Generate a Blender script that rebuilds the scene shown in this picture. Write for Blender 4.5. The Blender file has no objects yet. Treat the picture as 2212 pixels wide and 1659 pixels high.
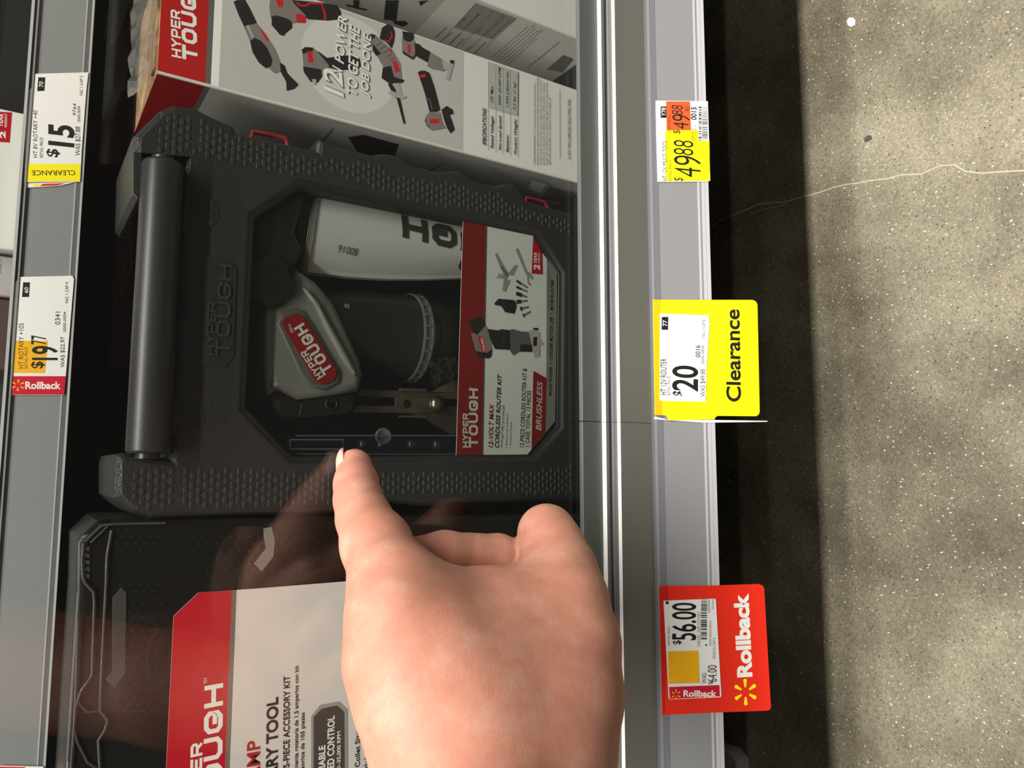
import bpy, bmesh, math, random
import numpy as np
from mathutils import Vector, Matrix
from mathutils.geometry import tessellate_polygon
random.seed(4)
C = bpy.context.scene
COL = C.collection
FLOOR = 590.0                      # camera height above the floor, mm
MM = 0.001

# ------------------------------------------------------------------ camera
F = 1640.0
_n = lambda v: np.array(v, float)/np.linalg.norm(v)
ZC = -_n([2500, -(F*F+16*2500)/15030, -F])
XC = _n([16, 15030, -F]); XC = _n(XC-ZC*XC.dot(ZC)); YC = np.cross(ZC, XC)
R3 = np.array([XC, YC, ZC])        # camera axes -> place axes (x along the aisle, y into the shelf, z up)
cam = bpy.data.cameras.new('camera'); camo = bpy.data.objects.new('camera', cam); COL.objects.link(camo)
camo.matrix_world = Matrix.Translation((0, 0, FLOOR*MM)) @ Matrix(R3.tolist()).to_4x4()
cam.sensor_fit = 'HORIZONTAL'; cam.sensor_width = 36.0; cam.lens = 36.0*F/2212.0
cam.clip_start = 0.005; cam.clip_end = 50
C.camera = camo

# ------------------------------------------------------------------ light
w = bpy.data.worlds.new('world'); C.world = w; w.use_nodes = True
w.node_tree.nodes['Background'].inputs[0].default_value = (1.0, 0.95, 0.86, 1)
w.node_tree.nodes['Background'].inputs[1].default_value = 0.06
def area(name, loc, rot, sx, sy, power, col=(1, 0.97, 0.915)):
    l = bpy.data.lights.new(name, 'AREA'); l.shape = 'RECTANGLE'; l.size = sx; l.size_y = sy
    l.energy = power; l.color = col
    o = bpy.data.objects.new(name, l); COL.objects.link(o); o.location = loc; o.rotation_euler = rot
    return o
area('ceiling_tube', (0.3, -0.80, 2.9), (math.radians(-23), 0, 0), 3.6, 0.14, 184)
area('ceiling_tube_overhead', (0.3, -0.31, 2.9), (math.radians(-13), 0, 0), 3.6, 0.14, 60)
area('ceiling_tube_far', (-0.2, -1.75, 2.9), (math.radians(-38), 0, 0), 3.6, 0.2, 40)
area('front_fill_distant', (-0.3, -8.0, 2.9), (math.radians(-72), 0, 0), 6.0, 0.8, 820)  # added broad fill from the front to brighten upright faces, no lamp seen there
C.view_settings.view_transform = 'Standard'; C.view_settings.look = 'None'
C.view_settings.exposure = 0.32; C.view_settings.gamma = 1.0; C.view_settings.use_curve_mapping = False
C.cycles.transparent_max_bounces = 24
C.cycles.max_bounces = 10

# ------------------------------------------------------------------ pixel / plane helpers
def ray(px, py): return R3 @ np.array([(px-1106)/F, -(py-829.5)/F, -1.0])
def aty(px, py, Y):
    d = ray(px, py); return d*(Y/d[1])
def atz(px, py, Z):
    d = ray(px, py); return d*(Z/d[2])
def atx(px, py, X):
    d = ray(px, py); return d*(X/d[0])
def scale_at(p):                    # mm per pixel at a point
    return float(-(R3.T @ np.array(p))[2]/F)
class Plane:
    def __init__(s, O, u=(1, 0, 0), v=(0, 0, 1)):
        s.O = np.array(O, float); s.u = _n(u); s.v = _n(v); s.n = np.cross(s.u, s.v)
    def uv(s, px, py):
        d = ray(px, py); t = s.O.dot(s.n)/d.dot(s.n); q = d*t-s.O
        return np.array([q.dot(s.u), q.dot(s.v)])
    def pt(s, u, v, h=0): return s.O+s.u*u+s.v*v+s.n*h
def cr(ox, oy, k):                  # coordinates read off an enlarged crop
    return lambda pts: [(ox+x/k, oy+y/k) for x, y in pts]

# ------------------------------------------------------------------ materials
def lin(c):
    out = []
    for x in c:
        x = x/255.0
        out.append(x/12.92 if x <= 0.04045 else ((x+0.055)/1.055)**2.4)
    return tuple(out)+(1.0,)
_mats = {}
def M(name, rgb=(128, 128, 128), rough=0.5, metal=0.0, spec=0.5, coat=0.0):
    if name in _mats: return _mats[name]
    m = bpy.data.materials.new(name); m.use_nodes = True
    b = m.node_tree.nodes['Principled BSDF']
    b.inputs['Base Color'].default_value = lin(rgb); b.inputs['Roughness'].default_value = rough
    b.inputs['Metallic'].default_value = metal; b.inputs['Specular IOR Level'].default_value = spec
    b.inputs['Coat Weight'].default_value = coat; b.inputs['Coat Roughness'].default_value = 0.08
    _mats[name] = m; return m
def nodes(m): return m.node_tree.nodes, m.node_tree.links, m.node_tree.nodes['Principled BSDF']
def noise_bump(m, scale, strength, dist=0.0005, kind='noise', detail=3):
    N, L, b = nodes(m)
    tc = N.new('ShaderNodeTexCoord')
    t = N.new('ShaderNodeTexNoise' if kind == 'noise' else 'ShaderNodeTexVoronoi')
    t.inputs['Scale'].default_value = scale
    if kind == 'noise': t.inputs['Detail'].default_value = detail
    bp = N.new('ShaderNodeBump'); bp.inputs['Strength'].default_value = strength; bp.inputs['Distance'].default_value = dist
    L.new(tc.outputs['Object'], t.inputs['Vector']); L.new(t.outputs[0], bp.inputs['Height']); L.new(bp.outputs[0], b.inputs['Normal'])
    return m
def mottle(m, c1, c2, scale, lo=0.35, hi=0.65, detail=4):
    N, L, b = nodes(m)
    tc = N.new('ShaderNodeTexCoord'); t = N.new('ShaderNodeTexNoise'); t.inputs['Scale'].default_value = scale
    t.inputs['Detail'].default_value = detail
    r = N.new('ShaderNodeValToRGB'); r.color_ramp.elements[0].position = lo; r.color_ramp.elements[1].position = hi
    r.color_ramp.elements[0].color = lin(c1); r.color_ramp.elements[1].color = lin(c2)
    L.new(tc.outputs['Object'], t.inputs['Vector']); L.new(t.outputs[0], r.inputs[0]); L.new(r.outputs[0], b.inputs['Base Color'])
    return m
def clear(name, tint=(255, 255, 255), ior=1.5, rough=0.0, haze=0.0, hazecol=(128, 128, 128)):
    if name in _mats: return _mats[name]
    m = bpy.data.materials.new(name); m.use_nodes = True
    N, L = m.node_tree.nodes, m.node_tree.links
    N.remove(N['Principled BSDF']); out = N['Material Output']
    g = N.new('ShaderNodeNewGeometry'); fr = N.new('ShaderNodeFresnel'); mt = N.new('ShaderNodeMapRange')
    mt.inputs['To Min'].default_value = ior; mt.inputs['To Max'].default_value = 1.0/ior
    L.new(g.outputs['Backfacing'], mt.inputs['Value']); L.new(mt.outputs[0], fr.inputs['IOR'])
    tr = N.new('ShaderNodeBsdfTransparent'); tr.inputs[0].default_value = lin(tint)
    gl = N.new('ShaderNodeBsdfGlossy'); gl.inputs['Roughness'].default_value = rough
    mx = N.new('ShaderNodeMixShader')
    L.new(fr.outputs[0], mx.inputs[0]); L.new(tr.outputs[0], mx.inputs[1]); L.new(gl.outputs[0], mx.inputs[2])
    last = mx
    if haze > 0:
        df = N.new('ShaderNodeBsdfDiffuse'); df.inputs[0].default_value = lin(hazecol)
        m2 = N.new('ShaderNodeMixShader'); m2.inputs[0].default_value = haze
        L.new(mx.outputs[0], m2.inputs[1]); L.new(df.outputs[0], m2.inputs[2]); last = m2
    L.new(last.outputs[0], out.inputs['Surface'])
    _mats[name] = m; return m

INK = M('ink_black', (22, 22, 22), 0.5)
GREYINK = M('ink_grey', (95, 95, 92), 0.5)
WHITE = M('print_white', (236, 235, 228), 0.45)
PAPER = M('label_paper', (235, 234, 230), 0.55)
RED = M('print_red', (172, 20, 24), 0.4)
YEL = M('card_yellow', (250, 236, 10), 0.45)
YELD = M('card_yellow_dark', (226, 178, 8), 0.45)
ORANGE = M('label_orange', (226, 88, 40), 0.5)
GOLD = M('label_gold', (240, 178, 10), 0.5)
CRIM = M('label_crimson', (196, 18, 46), 0.45)
CARDRED = M('card_red', (226, 44, 24), 0.4)
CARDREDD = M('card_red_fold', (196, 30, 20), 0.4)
STAGE = M('print_stage_grey', (188, 188, 182), 0.4)
STAGEL = M('print_stage_light', (206, 206, 199), 0.4)
TOOLG = M('print_tool_grey', (128, 120, 116), 0.45)
TOOLK = M('print_tool_black', (38, 34, 33), 0.45)
TOOLR = M('print_tool_red', (196, 30, 40), 0.45)
TOOLS = M('print_tool_silver', (168, 164, 164), 0.45)
LINEG = M('print_line_grey', (80, 80, 76), 0.5)
SILV = M('print_silver', (196, 196, 190), 0.32, 0.25)
BLK = noise_bump(M('case_plastic', (39, 40, 38), 0.42), 950, 0.55, 0.0006)
BLKS = M('case_plastic_smooth', (40, 40, 38), 0.32)
HANDLE = M('handle_plastic', (42, 43, 42), 0.38)
DARKC = M('dark_cavity', (20, 19, 18), 0.6)

# ------------------------------------------------------------------ mesh builder (mm in, metres out)
ORG = {}
class MB:
    def __init__(s): s.v = []; s.f = []; s.m = []; s.mats = []
    def mi(s, mat):
        if mat not in s.mats: s.mats.append(mat)
        return s.mats.index(mat)
    def add(s, verts, faces, mat):
        b = len(s.v); i = s.mi(mat)
        s.v += [tuple(map(float, q)) for q in verts]
        for f in faces: s.f.append(tuple(b+k for k in f)); s.m.append(i)
    def poly(s, pts, mat):           # planar, maybe concave
        pts = [Vector(map(float, p)) for p in pts]
        if len(pts) <= 4: s.add(pts, [tuple(range(len(pts)))], mat); return
        nv = Vector((0, 0, 0))
        for a, b in zip(pts, pts[1:]+pts[:1]): nv += a.cross(b)
        tr = tessellate_polygon([pts])
        fs = []
        for t in tr:
            t = tuple(t); nn = (pts[t[1]]-pts[t[0]]).cross(pts[t[2]]-pts[t[0]])
            fs.append(t if nn.dot(nv) >= 0 else t[::-1])
        s.add(pts, fs, mat)
    def box(s, a, b, mat):
        x0, y0, z0 = a; x1, y1, z1 = b
        x0, x1 = sorted((x0, x1)); y0, y1 = sorted((y0, y1)); z0, z1 = sorted((z0, z1))
        v = [(x0,y0,z0),(x1,y0,z0),(x1,y1,z0),(x0,y1,z0),(x0,y0,z1),(x1,y0,z1),(x1,y1,z1),(x0,y1,z1)]
        s.add(v, [(0,3,2,1),(4,5,6,7),(0,1,5,4),(1,2,6,5),(2,3,7,6),(3,0,4,7)], mat)
    def rings(s, rs, mat, cap0=True, cap1=True, closed=True):
        n = len(rs[0]); v = [p for r in rs for p in r]; f = []
        for k in range(len(rs)-1):
            for i in range(n if closed else n-1):
                j = (i+1) % n; f.append((k*n+i, k*n+j, (k+1)*n+j, (k+1)*n+i))
        s.add(v, f, mat)
        if cap0: s.poly(rs[0][::-1], mat)
        if cap1: s.poly(rs[-1], mat)
    def tube(s, path, r, mat, seg=14):
        path = [np.array(p, float) for p in path]
        rr = r if isinstance(r, (list, tuple)) else [r]*len(path)
        rs = []; up = None
        for i, p in enumerate(path):
            d = _n(path[min(i+1, len(path)-1)]-path[max(i-1, 0)])
            if up is None: up = np.array([0, 0, 1.0]) if abs(d[2]) < 0.9 else np.array([1.0, 0, 0])
            a = _n(np.cross(d, up)); b = np.cross(d, a); up = -b if np.dot(-b, up) > 0 else b
            up = _n(up)
            rs.append([p+(a*math.cos(t)+b*math.sin(t))*rr[i] for t in [2*math.pi*k/seg for k in range(seg)]])
        s.rings(rs, mat)
    def lathe(s, O, axis, prof, mat, seg=32):     # prof: (along, radius)
        ax = _n(axis); a = _n(np.cross(ax, [0.13, 0.9, 0.4])); b = np.cross(ax, a)
        rs = [[np.array(O)+ax*t+(a*math.cos(q)+b*math.sin(q))*max(r, 0.01) for q in [2*math.pi*k/seg for k in range(seg)]] for t, r in prof]
        s.rings(rs, mat)
    def build(s, name, parent=None, smooth=False, bevel=0, angle=35):
        me = bpy.data.meshes.new(name)
        o = bpy.data.objects.new(name, me); COL.objects.link(o)
        org = np.array([0.0, 0.0, 0.0])
        if parent is not None:
            o.parent = parent; org = np.array(ORG[parent.name])
        else:
            A = np.array(s.v); org = np.array([(A[:, 0].min()+A[:, 0].max())/2, (A[:, 1].min()+A[:, 1].max())/2, A[:, 2].min()])
            o.location = (org+[0, 0, FLOOR])*MM
        ORG[o.name] = [float(q) for q in org]
        me.from_pydata([tuple((np.array(q)-org)*MM) for q in s.v], [], s.f)
        for m in s.mats: me.materials.append(m)
        me.polygons.foreach_set('material_index', s.m)
        if smooth: me.polygons.foreach_set('use_smooth', [True]*len(s.f))
        me.update()
        if bevel:
            md = o.modifiers.new('bevel', 'BEVEL'); md.width = bevel*MM; md.segments = 2; md.limit_method = 'ANGLE'; md.angle_limit = math.radians(40)
        return o
def thing(name, label, cat, base, group=None):
    o = bpy.data.objects.new(name, None); COL.objects.link(o); o.empty_display_size = 0.02
    o.location = ((np.array(base, float)+[0, 0, FLOOR])*MM); ORG[o.name] = [float(q) for q in base]
    tag(o, label, cat, group); return o
def tag(o, label, cat, group=None):
    o['label'] = label; o['category'] = cat
    if group: o['group'] = group
    return o
def struct(o): o['kind'] = 'structure'; return o

def inset(pts, d):                   # 2-D polygon offset, d > 0 goes inward for either winding
    P = [np.array(p, float) for p in pts]; n = len(P)
    A = sum(P[i][0]*P[(i+1) % n][1]-P[(i+1) % n][0]*P[i][1] for i in range(n))
    sg = 1 if A > 0 else -1; out = []
    for i in range(n):
        e0 = _n(P[i]-P[i-1]); e1 = _n(P[(i+1) % n]-P[i])
        n0 = np.array([-e0[1], e0[0]])*sg; n1 = np.array([-e1[1], e1[0]])*sg
        b = n0+n1; k = max(np.dot(b, b)/2, 0.35); out.append(P[i]+b/k*d)
    return out
def slab(mb, pl, uv, h0, h1, mat, bev=0.0, seg=2):   # extrude a uv outline along the plane normal h0 (back) -> h1 (front) with a rounded front rim
    uv = [np.array(q, float) for q in uv]
    A = sum(uv[i][0]*uv[(i+1) % len(uv)][1]-uv[(i+1) % len(uv)][0]*uv[i][1] for i in range(len(uv)))
    if A < 0: uv = uv[::-1]
    rs = [[pl.pt(*q, h0) for q in uv]]
    if bev > 0:
        for k in range(seg+1):
            t = k/seg*math.pi/2
            rs.append([pl.pt(*q, h1-bev+bev*math.sin(t)) for q in inset(uv, bev*(1-math.cos(t)))])
    else: rs.append([pl.pt(*q, h1) for q in uv])
    mb.rings(rs, mat)
def inpoly(p, poly):
    x, y = p; c = False; n = len(poly)
    for i in range(n):
        x0, y0 = poly[i]; x1, y1 = poly[i-1]
        if (y0 > y) != (y1 > y) and x < (x1-x0)*(y-y0)/(y1-y0)+x0: c = not c
    return c

# ------------------------------------------------------------------ printing
_tc = {}
def glyphs(s, bold=0.0, shear=0.0):
    k = (s, bold, shear)
    if k in _tc: return _tc[k]
    cu = bpy.data.curves.new('t', 'FONT'); cu.body = s; cu.offset = bold; cu.shear = shear; cu.resolution_u = 4; cu.fill_mode = 'FRONT'
    ob = bpy.data.objects.new('t', cu)
    me = bpy.data.meshes.new_from_object(ob)
    v = np.array([q.co[:2] for q in me.vertices]) if len(me.vertices) else np.zeros((0, 2))
    f = [tuple(p.vertices) for p in me.polygons]
    bpy.data.objects.remove(ob); bpy.data.curves.remove(cu); bpy.data.meshes.remove(me)
    if len(v): v = (v-v.min(0))/np.maximum(v.max(0)-v.min(0), 1e-6)
    _tc[k] = (v, f); return _tc[k]
ST = {'H': (1, [[(0,0),(0,1)],[(1,0),(1,1)],[(0,.5),(1,.5)]]), 'Y': (1, [[(0,1),(.5,.45)],[(1,1),(.5,.45)],[(.5,.5),(.5,0)]]),
      'P': (1, [[(0,0),(0,1)],[(.0,1),(.8,1),(1,.85),(1,.55),(.8,.4),(.0,.4)]]), 'E': (.92, [[(1,1),(0,1),(0,0),(1,0)],[(0,.5),(.9,.5)]]),
      'R': (1, [[(0,0),(0,1)],[(.0,1),(.8,1),(1,.85),(1,.57),(.8,.42),(.0,.42)],[(.62,.36),(.95,.02)]]), 'T': (1, [[(0,1),(1,1)],[(.5,1),(.5,0)]]),
      'O': (1, [[(.22,0),(.78,0),(1,.22),(1,.78),(.78,1),(.22,1),(0,.78),(0,.22),(.22,0)]]),
      'U': (1, [[(0,1),(0,.22),(.22,0),(.78,0),(1,.22),(1,1)]]),
      'G': (1, [[(1,.72),(1,.78),(.78,1),(.22,1),(0,.78),(0,.22),(.22,0),(.78,0),(1,.22),(1,.4),(.5,.4)]])}
class Print:
    """flat printing on a plane; every call sits a hair above the last"""
    def __init__(s, pl, h=0.03): s.pl = pl; s.h = h; s.mb = MB(); s.step = 0.004
    def up(s): s.h += s.step; return s.h
    def polyuv(s, uv, mat):
        h = s.up(); A = sum(uv[i][0]*uv[(i+1) % len(uv)][1]-uv[(i+1) % len(uv)][0]*uv[i][1] for i in range(len(uv)))
        if A < 0: uv = uv[::-1]
        s.mb.poly([s.pl.pt(*q, h) for q in uv], mat)
    def poly(s, px, mat): s.polyuv([s.pl.uv(*p) for p in px], mat)
    def disc(s, c, r, mat, n=40):
        c = s.pl.uv(*c); s.polyuv([(c[0]+r*math.cos(2*math.pi*k/n), c[1]+r*math.sin(2*math.pi*k/n)) for k in range(n)], mat)
    def frame(s, p0, p1, ptop):
        a = s.pl.uv(*p0); b = s.pl.uv(*p1); t = s.pl.uv(*ptop)
        d = _n(b-a); nn = np.array([-d[1], d[0]]); return a, d, nn, np.linalg.norm(b-a), abs((t-a).dot(nn))
    def line(s, txt, p0, p1, ptop, mat, bold=0.0, shear=0.0, dh=0):   # baseline from p0 to p1, letters as tall as ptop
        a, d, nn, w, hh = s.frame(p0, p1, ptop); v, f = glyphs(txt, bold, shear); h = s.up()+dh
        s.mb.add([s.pl.pt(*(a+d*q[0]*w+nn*q[1]*hh), h) for q in v], f, mat)
    def box(s, txt, x0, x1, y0, y1, mat, bold=0.0, shear=0.0, c=None, rot=0):   # reads bottom-to-top between y1 and y0 (photo is turned)
        P = [(x1, y1), (x1, y0), (x0, y1)]
        if rot == 90: P = [(x1, y0), (x0, y0), (x1, y1)]      # reads towards the left of the photo
        if rot == -90: P = [(x0, y1), (x1, y1), (x0, y0)]
        if c: P = c(P)
        s.line(txt, *P, mat, bold, shear)
    def ribbon(s, pts, wd, mat, h):
        P = [np.array(p, float) for p in pts]; L = []; Rr = []
        if hasattr(s.pl, 'fine'):
            P2 = []
            for a, b in zip(P, P[1:]):
                k = max(1, int(np.linalg.norm(b-a)/s.pl.fine)); P2 += [a+(b-a)*i/k for i in range(k)]
            P = P2+[P[-1]]
        n = len(P)
        for i in range(n):
            e0 = _n(P[i]-P[i-1]) if i else _n(P[1]-P[0]); e1 = _n(P[i+1]-P[i]) if i < n-1 else e0
            if not i: e0 = e1
            n0 = np.array([-e0[1], e0[0]]); n1 = np.array([-e1[1], e1[0]]); b = n0+n1; k = max(b.dot(b)/2, .3)
            L.append(P[i]+b/k*wd/2); Rr.append(P[i]-b/k*wd/2)
        v = [s.pl.pt(*q, h) for q in L+Rr]
        s.mb.add(v, [(n+i, n+i+1, i+1, i) for i in range(n-1)], mat)
    def stroke(s, px, wd, mat): s.ribbon([s.pl.uv(*p) for p in px], wd, mat, s.up())
    def word(s, txt, a, d, nn, w, hh, mat, wt=0.23):
        adv = [ST[ch][0] for ch in txt]; gap = 0.17; tot = sum(adv)+gap*(len(txt)-1); k = w/tot; x = 0; h = s.up(); t = min(wt*hh, .27*k)
        for ch, ad in zip(txt, adv):
            for st in ST[ch][1]:
                pts = []
                for q in st:
                    uu = x*k+t/2+q[0]*(ad*k-t); vv = t/2+q[1]*(hh-t)
                    pts.append(a+d*uu+nn*vv)
                # square ends
                h = s.up()
                if np.linalg.norm(pts[0]-pts[-1]) < 1e-6:
                    P = pts[:-1]; oo = inset(P, -t/2); ii = inset(P, t/2); m = len(P)
                    if hasattr(s.pl, 'fine'): s.ribbon(pts, t, mat, h)
                    elif sum(P[i][0]*P[(i+1) % m][1]-P[(i+1) % m][0]*P[i][1] for i in range(m)) > 0:
                        s.mb.add([s.pl.pt(*q, h) for q in oo+ii], [(i, (i+1) % m, m+(i+1) % m, m+i) for i in range(m)], mat)
                    else: s.mb.add([s.pl.pt(*q, h) for q in oo+ii], [(m+i, m+(i+1) % m, (i+1) % m, i) for i in range(m)], mat)
                    continue
                e0 = _n(pts[0]-pts[1]); e1 = _n(pts[-1]-pts[-2])
                if not (ch in 'PR' and len(st) > 2): pts[0] = pts[0]+e0*t/2; pts[-1] = pts[-1]+e1*t/2
                s.ribbon(pts, t, mat, h)
            x += ad+gap
    def logo(s, p0, p1, ptop, mat, hyper=True, wt=0.23, wt2=0.22):  # p0..p1 base of the long word, ptop its top
        a, d, nn, w, hh = s.frame(p0, p1, ptop)
        s.word('TOUGH', a, d, nn, w, hh, mat, wt)
        if hyper: s.word('HYPER', a+nn*hh*1.06-d*w*0.0, d, nn, w*0.57, hh*0.62, mat, wt2)
    def spark(s, c, r, mat):
        o = s.pl.uv(*c); h = s.up()
        for k in range(6):
            t = math.pi/6+k*math.pi/3+math.pi/6; d = np.array([math.cos(t), math.sin(t)]); q = np.array([-d[1], d[0]])
            P = [o+d*r*.36-q*r*.06, o+d*r*.36+q*r*.06, o+d*r*.9+q*r*.15, o+d*r*.98+q*r*.09, o+d*r-q*0, o+d*r*.98-q*r*.09, o+d*r*.9-q*r*.15]
            s.mb.poly([s.pl.pt(*z, h) for z in P[::-1]], mat)
    def bars(s, x0, x1, y0, y1, n, mat, c=None):
        rnd = random.Random(n); y = y0
        while y < y1:
            wd = rnd.choice([.5, .5, 1, 1.5])*(y1-y0)/n; P = [(x0, y), (x1, y), (x1, y+wd), (x0, y+wd)]
            s.poly(c(P) if c else P, mat); y += wd+rnd.choice([.5, .8, 1.2])*(y1-y0)/n; s.h -= s.step
        s.h += s.step
    def build(s, name, parent): return s.mb.build(name, parent)

# ================================================================== THE SETTING
YL = 316.0                           # front face of the base shelf
YG = 330.0                           # glass
YU = 440.0                           # lip of the upper shelf
DECK = -309.0
def zat(px, Y, py=830): return float(aty(px, py, Y)[2])

# floor: worn polished concrete
FLM = M('concrete', (150, 143, 124), 0.5)
def concrete(m):
    N, L, b = nodes(m); tc = N.new('ShaderNodeTexCoord')
    def tex(kind, sc, **k):
        t = N.new(kind); t.inputs['Scale'].default_value = sc
        for a, q in k.items(): t.inputs[a].default_value = q
        L.new(tc.outputs['Object'], t.inputs['Vector']); return t
    def ramp(src, pts):
        r = N.new('ShaderNodeValToRGB'); e = r.color_ramp.elements
        e[0].position, e[0].color = pts[0][0], pts[0][1]; e[1].position, e[1].color = pts[-1][0], pts[-1][1]
        for p, c in pts[1:-1]: q = e.new(p); q.color = c
        L.new(src, r.inputs[0]); return r
    def mix(f, a, c, mode='MIX'):
        x = N.new('ShaderNodeMix'); x.data_type = 'RGBA'; x.blend_type = mode
        for sock, val in ((x.inputs[0], f), (x.inputs[6], a), (x.inputs[7], c)):
            if hasattr(val, 'is_output'): L.new(val, sock)
            else: sock.default_value = val
        return x.outputs[2]
    g = lambda q: (q, q, q, 1)
    big = ramp(tex('ShaderNodeTexNoise', 9, Detail=5, Roughness=.62).outputs[0], [(.3, lin((84, 76, 61))), (.5, lin((118, 110, 91))), (.72, lin((150, 142, 121)))])
    fine = ramp(tex('ShaderNodeTexNoise', 520, Detail=5, Roughness=.75, Distortion=.6).outputs[0], [(.3, g(.42)), (.47, g(.95)), (.72, g(1.55))])
    c = mix(1.0, big.outputs[0], fine.outputs[0], 'MULTIPLY')
    mp = N.new('ShaderNodeMapping'); mp.inputs['Rotation'].default_value = (0, 0, .5); mp.inputs['Scale'].default_value = (1.25, .75, 1); L.new(tc.outputs['Object'], mp.inputs['Vector'])
    v1 = tex('ShaderNodeTexNoise', 400, Detail=1.2, Roughness=.6); L.new(mp.outputs[0], v1.inputs['Vector'])
    f1 = ramp(v1.outputs[0], [(.675, g(0)), (.72, g(1))]).outputs[0]
    c = mix(f1, c, lin((214, 207, 188)))
    v2 = tex('ShaderNodeTexVoronoi', 260); v2m = ramp(v2.outputs['Distance'], [(.0, g(1)), (.14, g(1)), (.22, g(0))])
    sp = N.new('ShaderNodeSeparateColor'); L.new(v2.outputs['Color'], sp.inputs[0])
    gate2 = ramp(sp.outputs[1], [(.78, g(0)), (.84, g(1))])
    f2 = mix(1.0, v2m.outputs[0], gate2.outputs[0], 'MULTIPLY')
    c = mix(f2, c, lin((70, 63, 52)))
    L.new(c, b.inputs['Base Color'])
    bp = N.new('ShaderNodeBump'); bp.inputs['Strength'].default_value = .35; bp.inputs['Distance'].default_value = .0012
    L.new(fine.outputs[0], bp.inputs['Height']); L.new(bp.outputs[0], b.inputs['Normal'])
concrete(FLM)
CRK = M('floor_crack', (178, 170, 150), 0.8); PAINT = M('floor_paint_fleck', (226, 224, 214), 0.7); DRK = M('floor_dark_fleck', (70, 66, 62), 0.7)
mb = MB(); mb.box((-700, -20, -FLOOR-20), (900, 720, -FLOOR), FLM)
fp = Plane((0, 0, -FLOOR), (1, 0, 0), (0, 1, 0))
pr = Print(fp, 0.02); pr.mb = mb
crk = [(1535,489),(1562,474),(1590,462),(1612,453),(1640,441),(1668,438),(1695,436),(1722,428),(1750,421),(1778,413),(1800,405),(1828,398),(1850,396),(1880,390),(1915,386),(1945,378),(1990,376),(2030,358),(2062,356),(2085,370),(2120,374),(2165,371),(2215,368)]
pr.stroke(crk, 1.0, CRK); pr.stroke([(1620,462),(1650,452),(1680,446),(1700,440)], .6, CRK)
pr.poly([(1829,45),(1834,38),(1843,38),(1848,45),(1846,54),(1838,58),(1831,54)], PAINT)
pr.poly([(1866,300),(1874,292),(1882,293),(1884,300),(1876,306),(1868,308)], DRK)
struct(mb.build('floor'))

BACK = mottle(M('back_panel', (30, 28, 27), 0.6), (24, 22, 21), (38, 36, 34), 6)
mb = MB(); mb.box((-700, 700, -FLOOR), (900, 720, 330), BACK)
for k in range(60):
    for z in (14, 40, 66):
        x = -300+k*20+(10 if z == 40 else 0); mb.add([(x+4*math.cos(q), 699.9, z+4*math.sin(q)) for q in [2*math.pi*j/12 for j in range(12)]], [tuple(range(12))], DARKC)
struct(mb.build('wall_back'))

# base shelf: deck, two lengths of slotted rail, price channel
ALU = M('rail_grey', (120, 120, 114), 0.42, 0.15); ALU_LIT = M('rail_ledge_lit', (240, 240, 236), 0.4, 0.0)  # near-white ledges: overhead light painted into the grey rail's colour
CHAN = M('channel_grey', (134, 134, 135), 0.42); CHANL = M('channel_lip', (182, 182, 184), 0.28)
CHAND = M('channel_groove', (112, 112, 118), 0.4)
base = thing('base_shelf', 'grey metal bottom shelf and rail running under the glass, above the concrete floor', 'shelf', (0, 500, DECK))
mb = MB(); mb.box((-600, YL+20, DECK-16), (800, 700, DECK), M('deck_dark', (42, 42, 41), 0.5)); mb.build('deck', base)
XS = float(aty(1330, 911, 320)[0])
def profile(x0, x1, pts, mats, name, parent):
    mb = MB(); n = len(pts)
    for i in range(n):
        a, b = pts[i], pts[(i+1) % n]
        mb.add([(x0, *a), (x1, *a), (x1, *b), (x0, *b)], [(0, 1, 2, 3)], mats[i] if i < len(mats) else mats[-1])
    mb.poly([(x0, *q) for q in pts], mats[-1]); mb.poly([(x1, *q) for q in pts[::-1]], mats[-1])
    return mb.build(name, parent)
YF = 326.6; z1 = zat(1300, YF); y2 = z1/(zat(1308, 1)); z2 = zat(1314, y2); z3 = zat(1329, y2+1.2); y4 = z3/zat(1339, 1); z4 = zat(1406, y4)
railp = [(YF+3, z1), (y2, z1), (y2, z2), (y2+1.2, z2-.3), (y2+1.2, z2-3), (y2, z2-3.4), (y2, z3), (y4, z3), (y4, z4-14), (y4+12, z4-14), (y4+12, DECK-16), (YL+20, DECK-16), (YL+20, DECK), (YF+3, DECK)]
rm = [ALU_LIT, ALU, CHAND, CHAND, CHAND, ALU, ALU_LIT, ALU]
for x0, x1 in ((-600, XS-.12), (XS+.12, 800)):
    profile(x0, x1, railp, rm+[ALU], 'rail_section', base)
# price channel, leaning back 25 degrees
TL = math.radians(25); v25 = (0, math.sin(TL), math.cos(TL))
yc = y4-1.0; zc0 = zat(1408, yc)
LP = Plane((0, yc, zc0), (1, 0, 0), v25)
vb = lambda px: float(LP.uv(px, 830)[1])
def chan(pl, x0, x1, bands, name, parent, thick=2.5):
    mb = MB()                                  # bands: (v_top, v_bottom, height, material)
    vt = bands[0][0]; ve = bands[-1][1]
    P = [(vt, -thick)]
    for a, b, h, m in bands: P += [(a, h), (b, h)]
    P.append((ve, -thick))
    mats = []
    for k in range(len(P)-1):
        q = (k-1)//2 if 1 <= k <= 2*len(bands) else (0 if k == 0 else len(bands)-1)
        mats.append(bands[min(max(q, 0), len(bands)-1)][3])
    r0 = [pl.pt(x0, a, h) for a, h in P]; r1 = [pl.pt(x1, a, h) for a, h in P]
    for i in range(len(P)):
        j = (i+1) % len(P); mb.add([r0[i], r1[i], r1[j], r0[j]], [(0, 1, 2, 3)], mats[i] if i < len(mats) else mats[-1])
    mb.poly(r0, mats[0]); mb.poly(r1[::-1], mats[0])
    return mb.build(name, parent)
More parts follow.
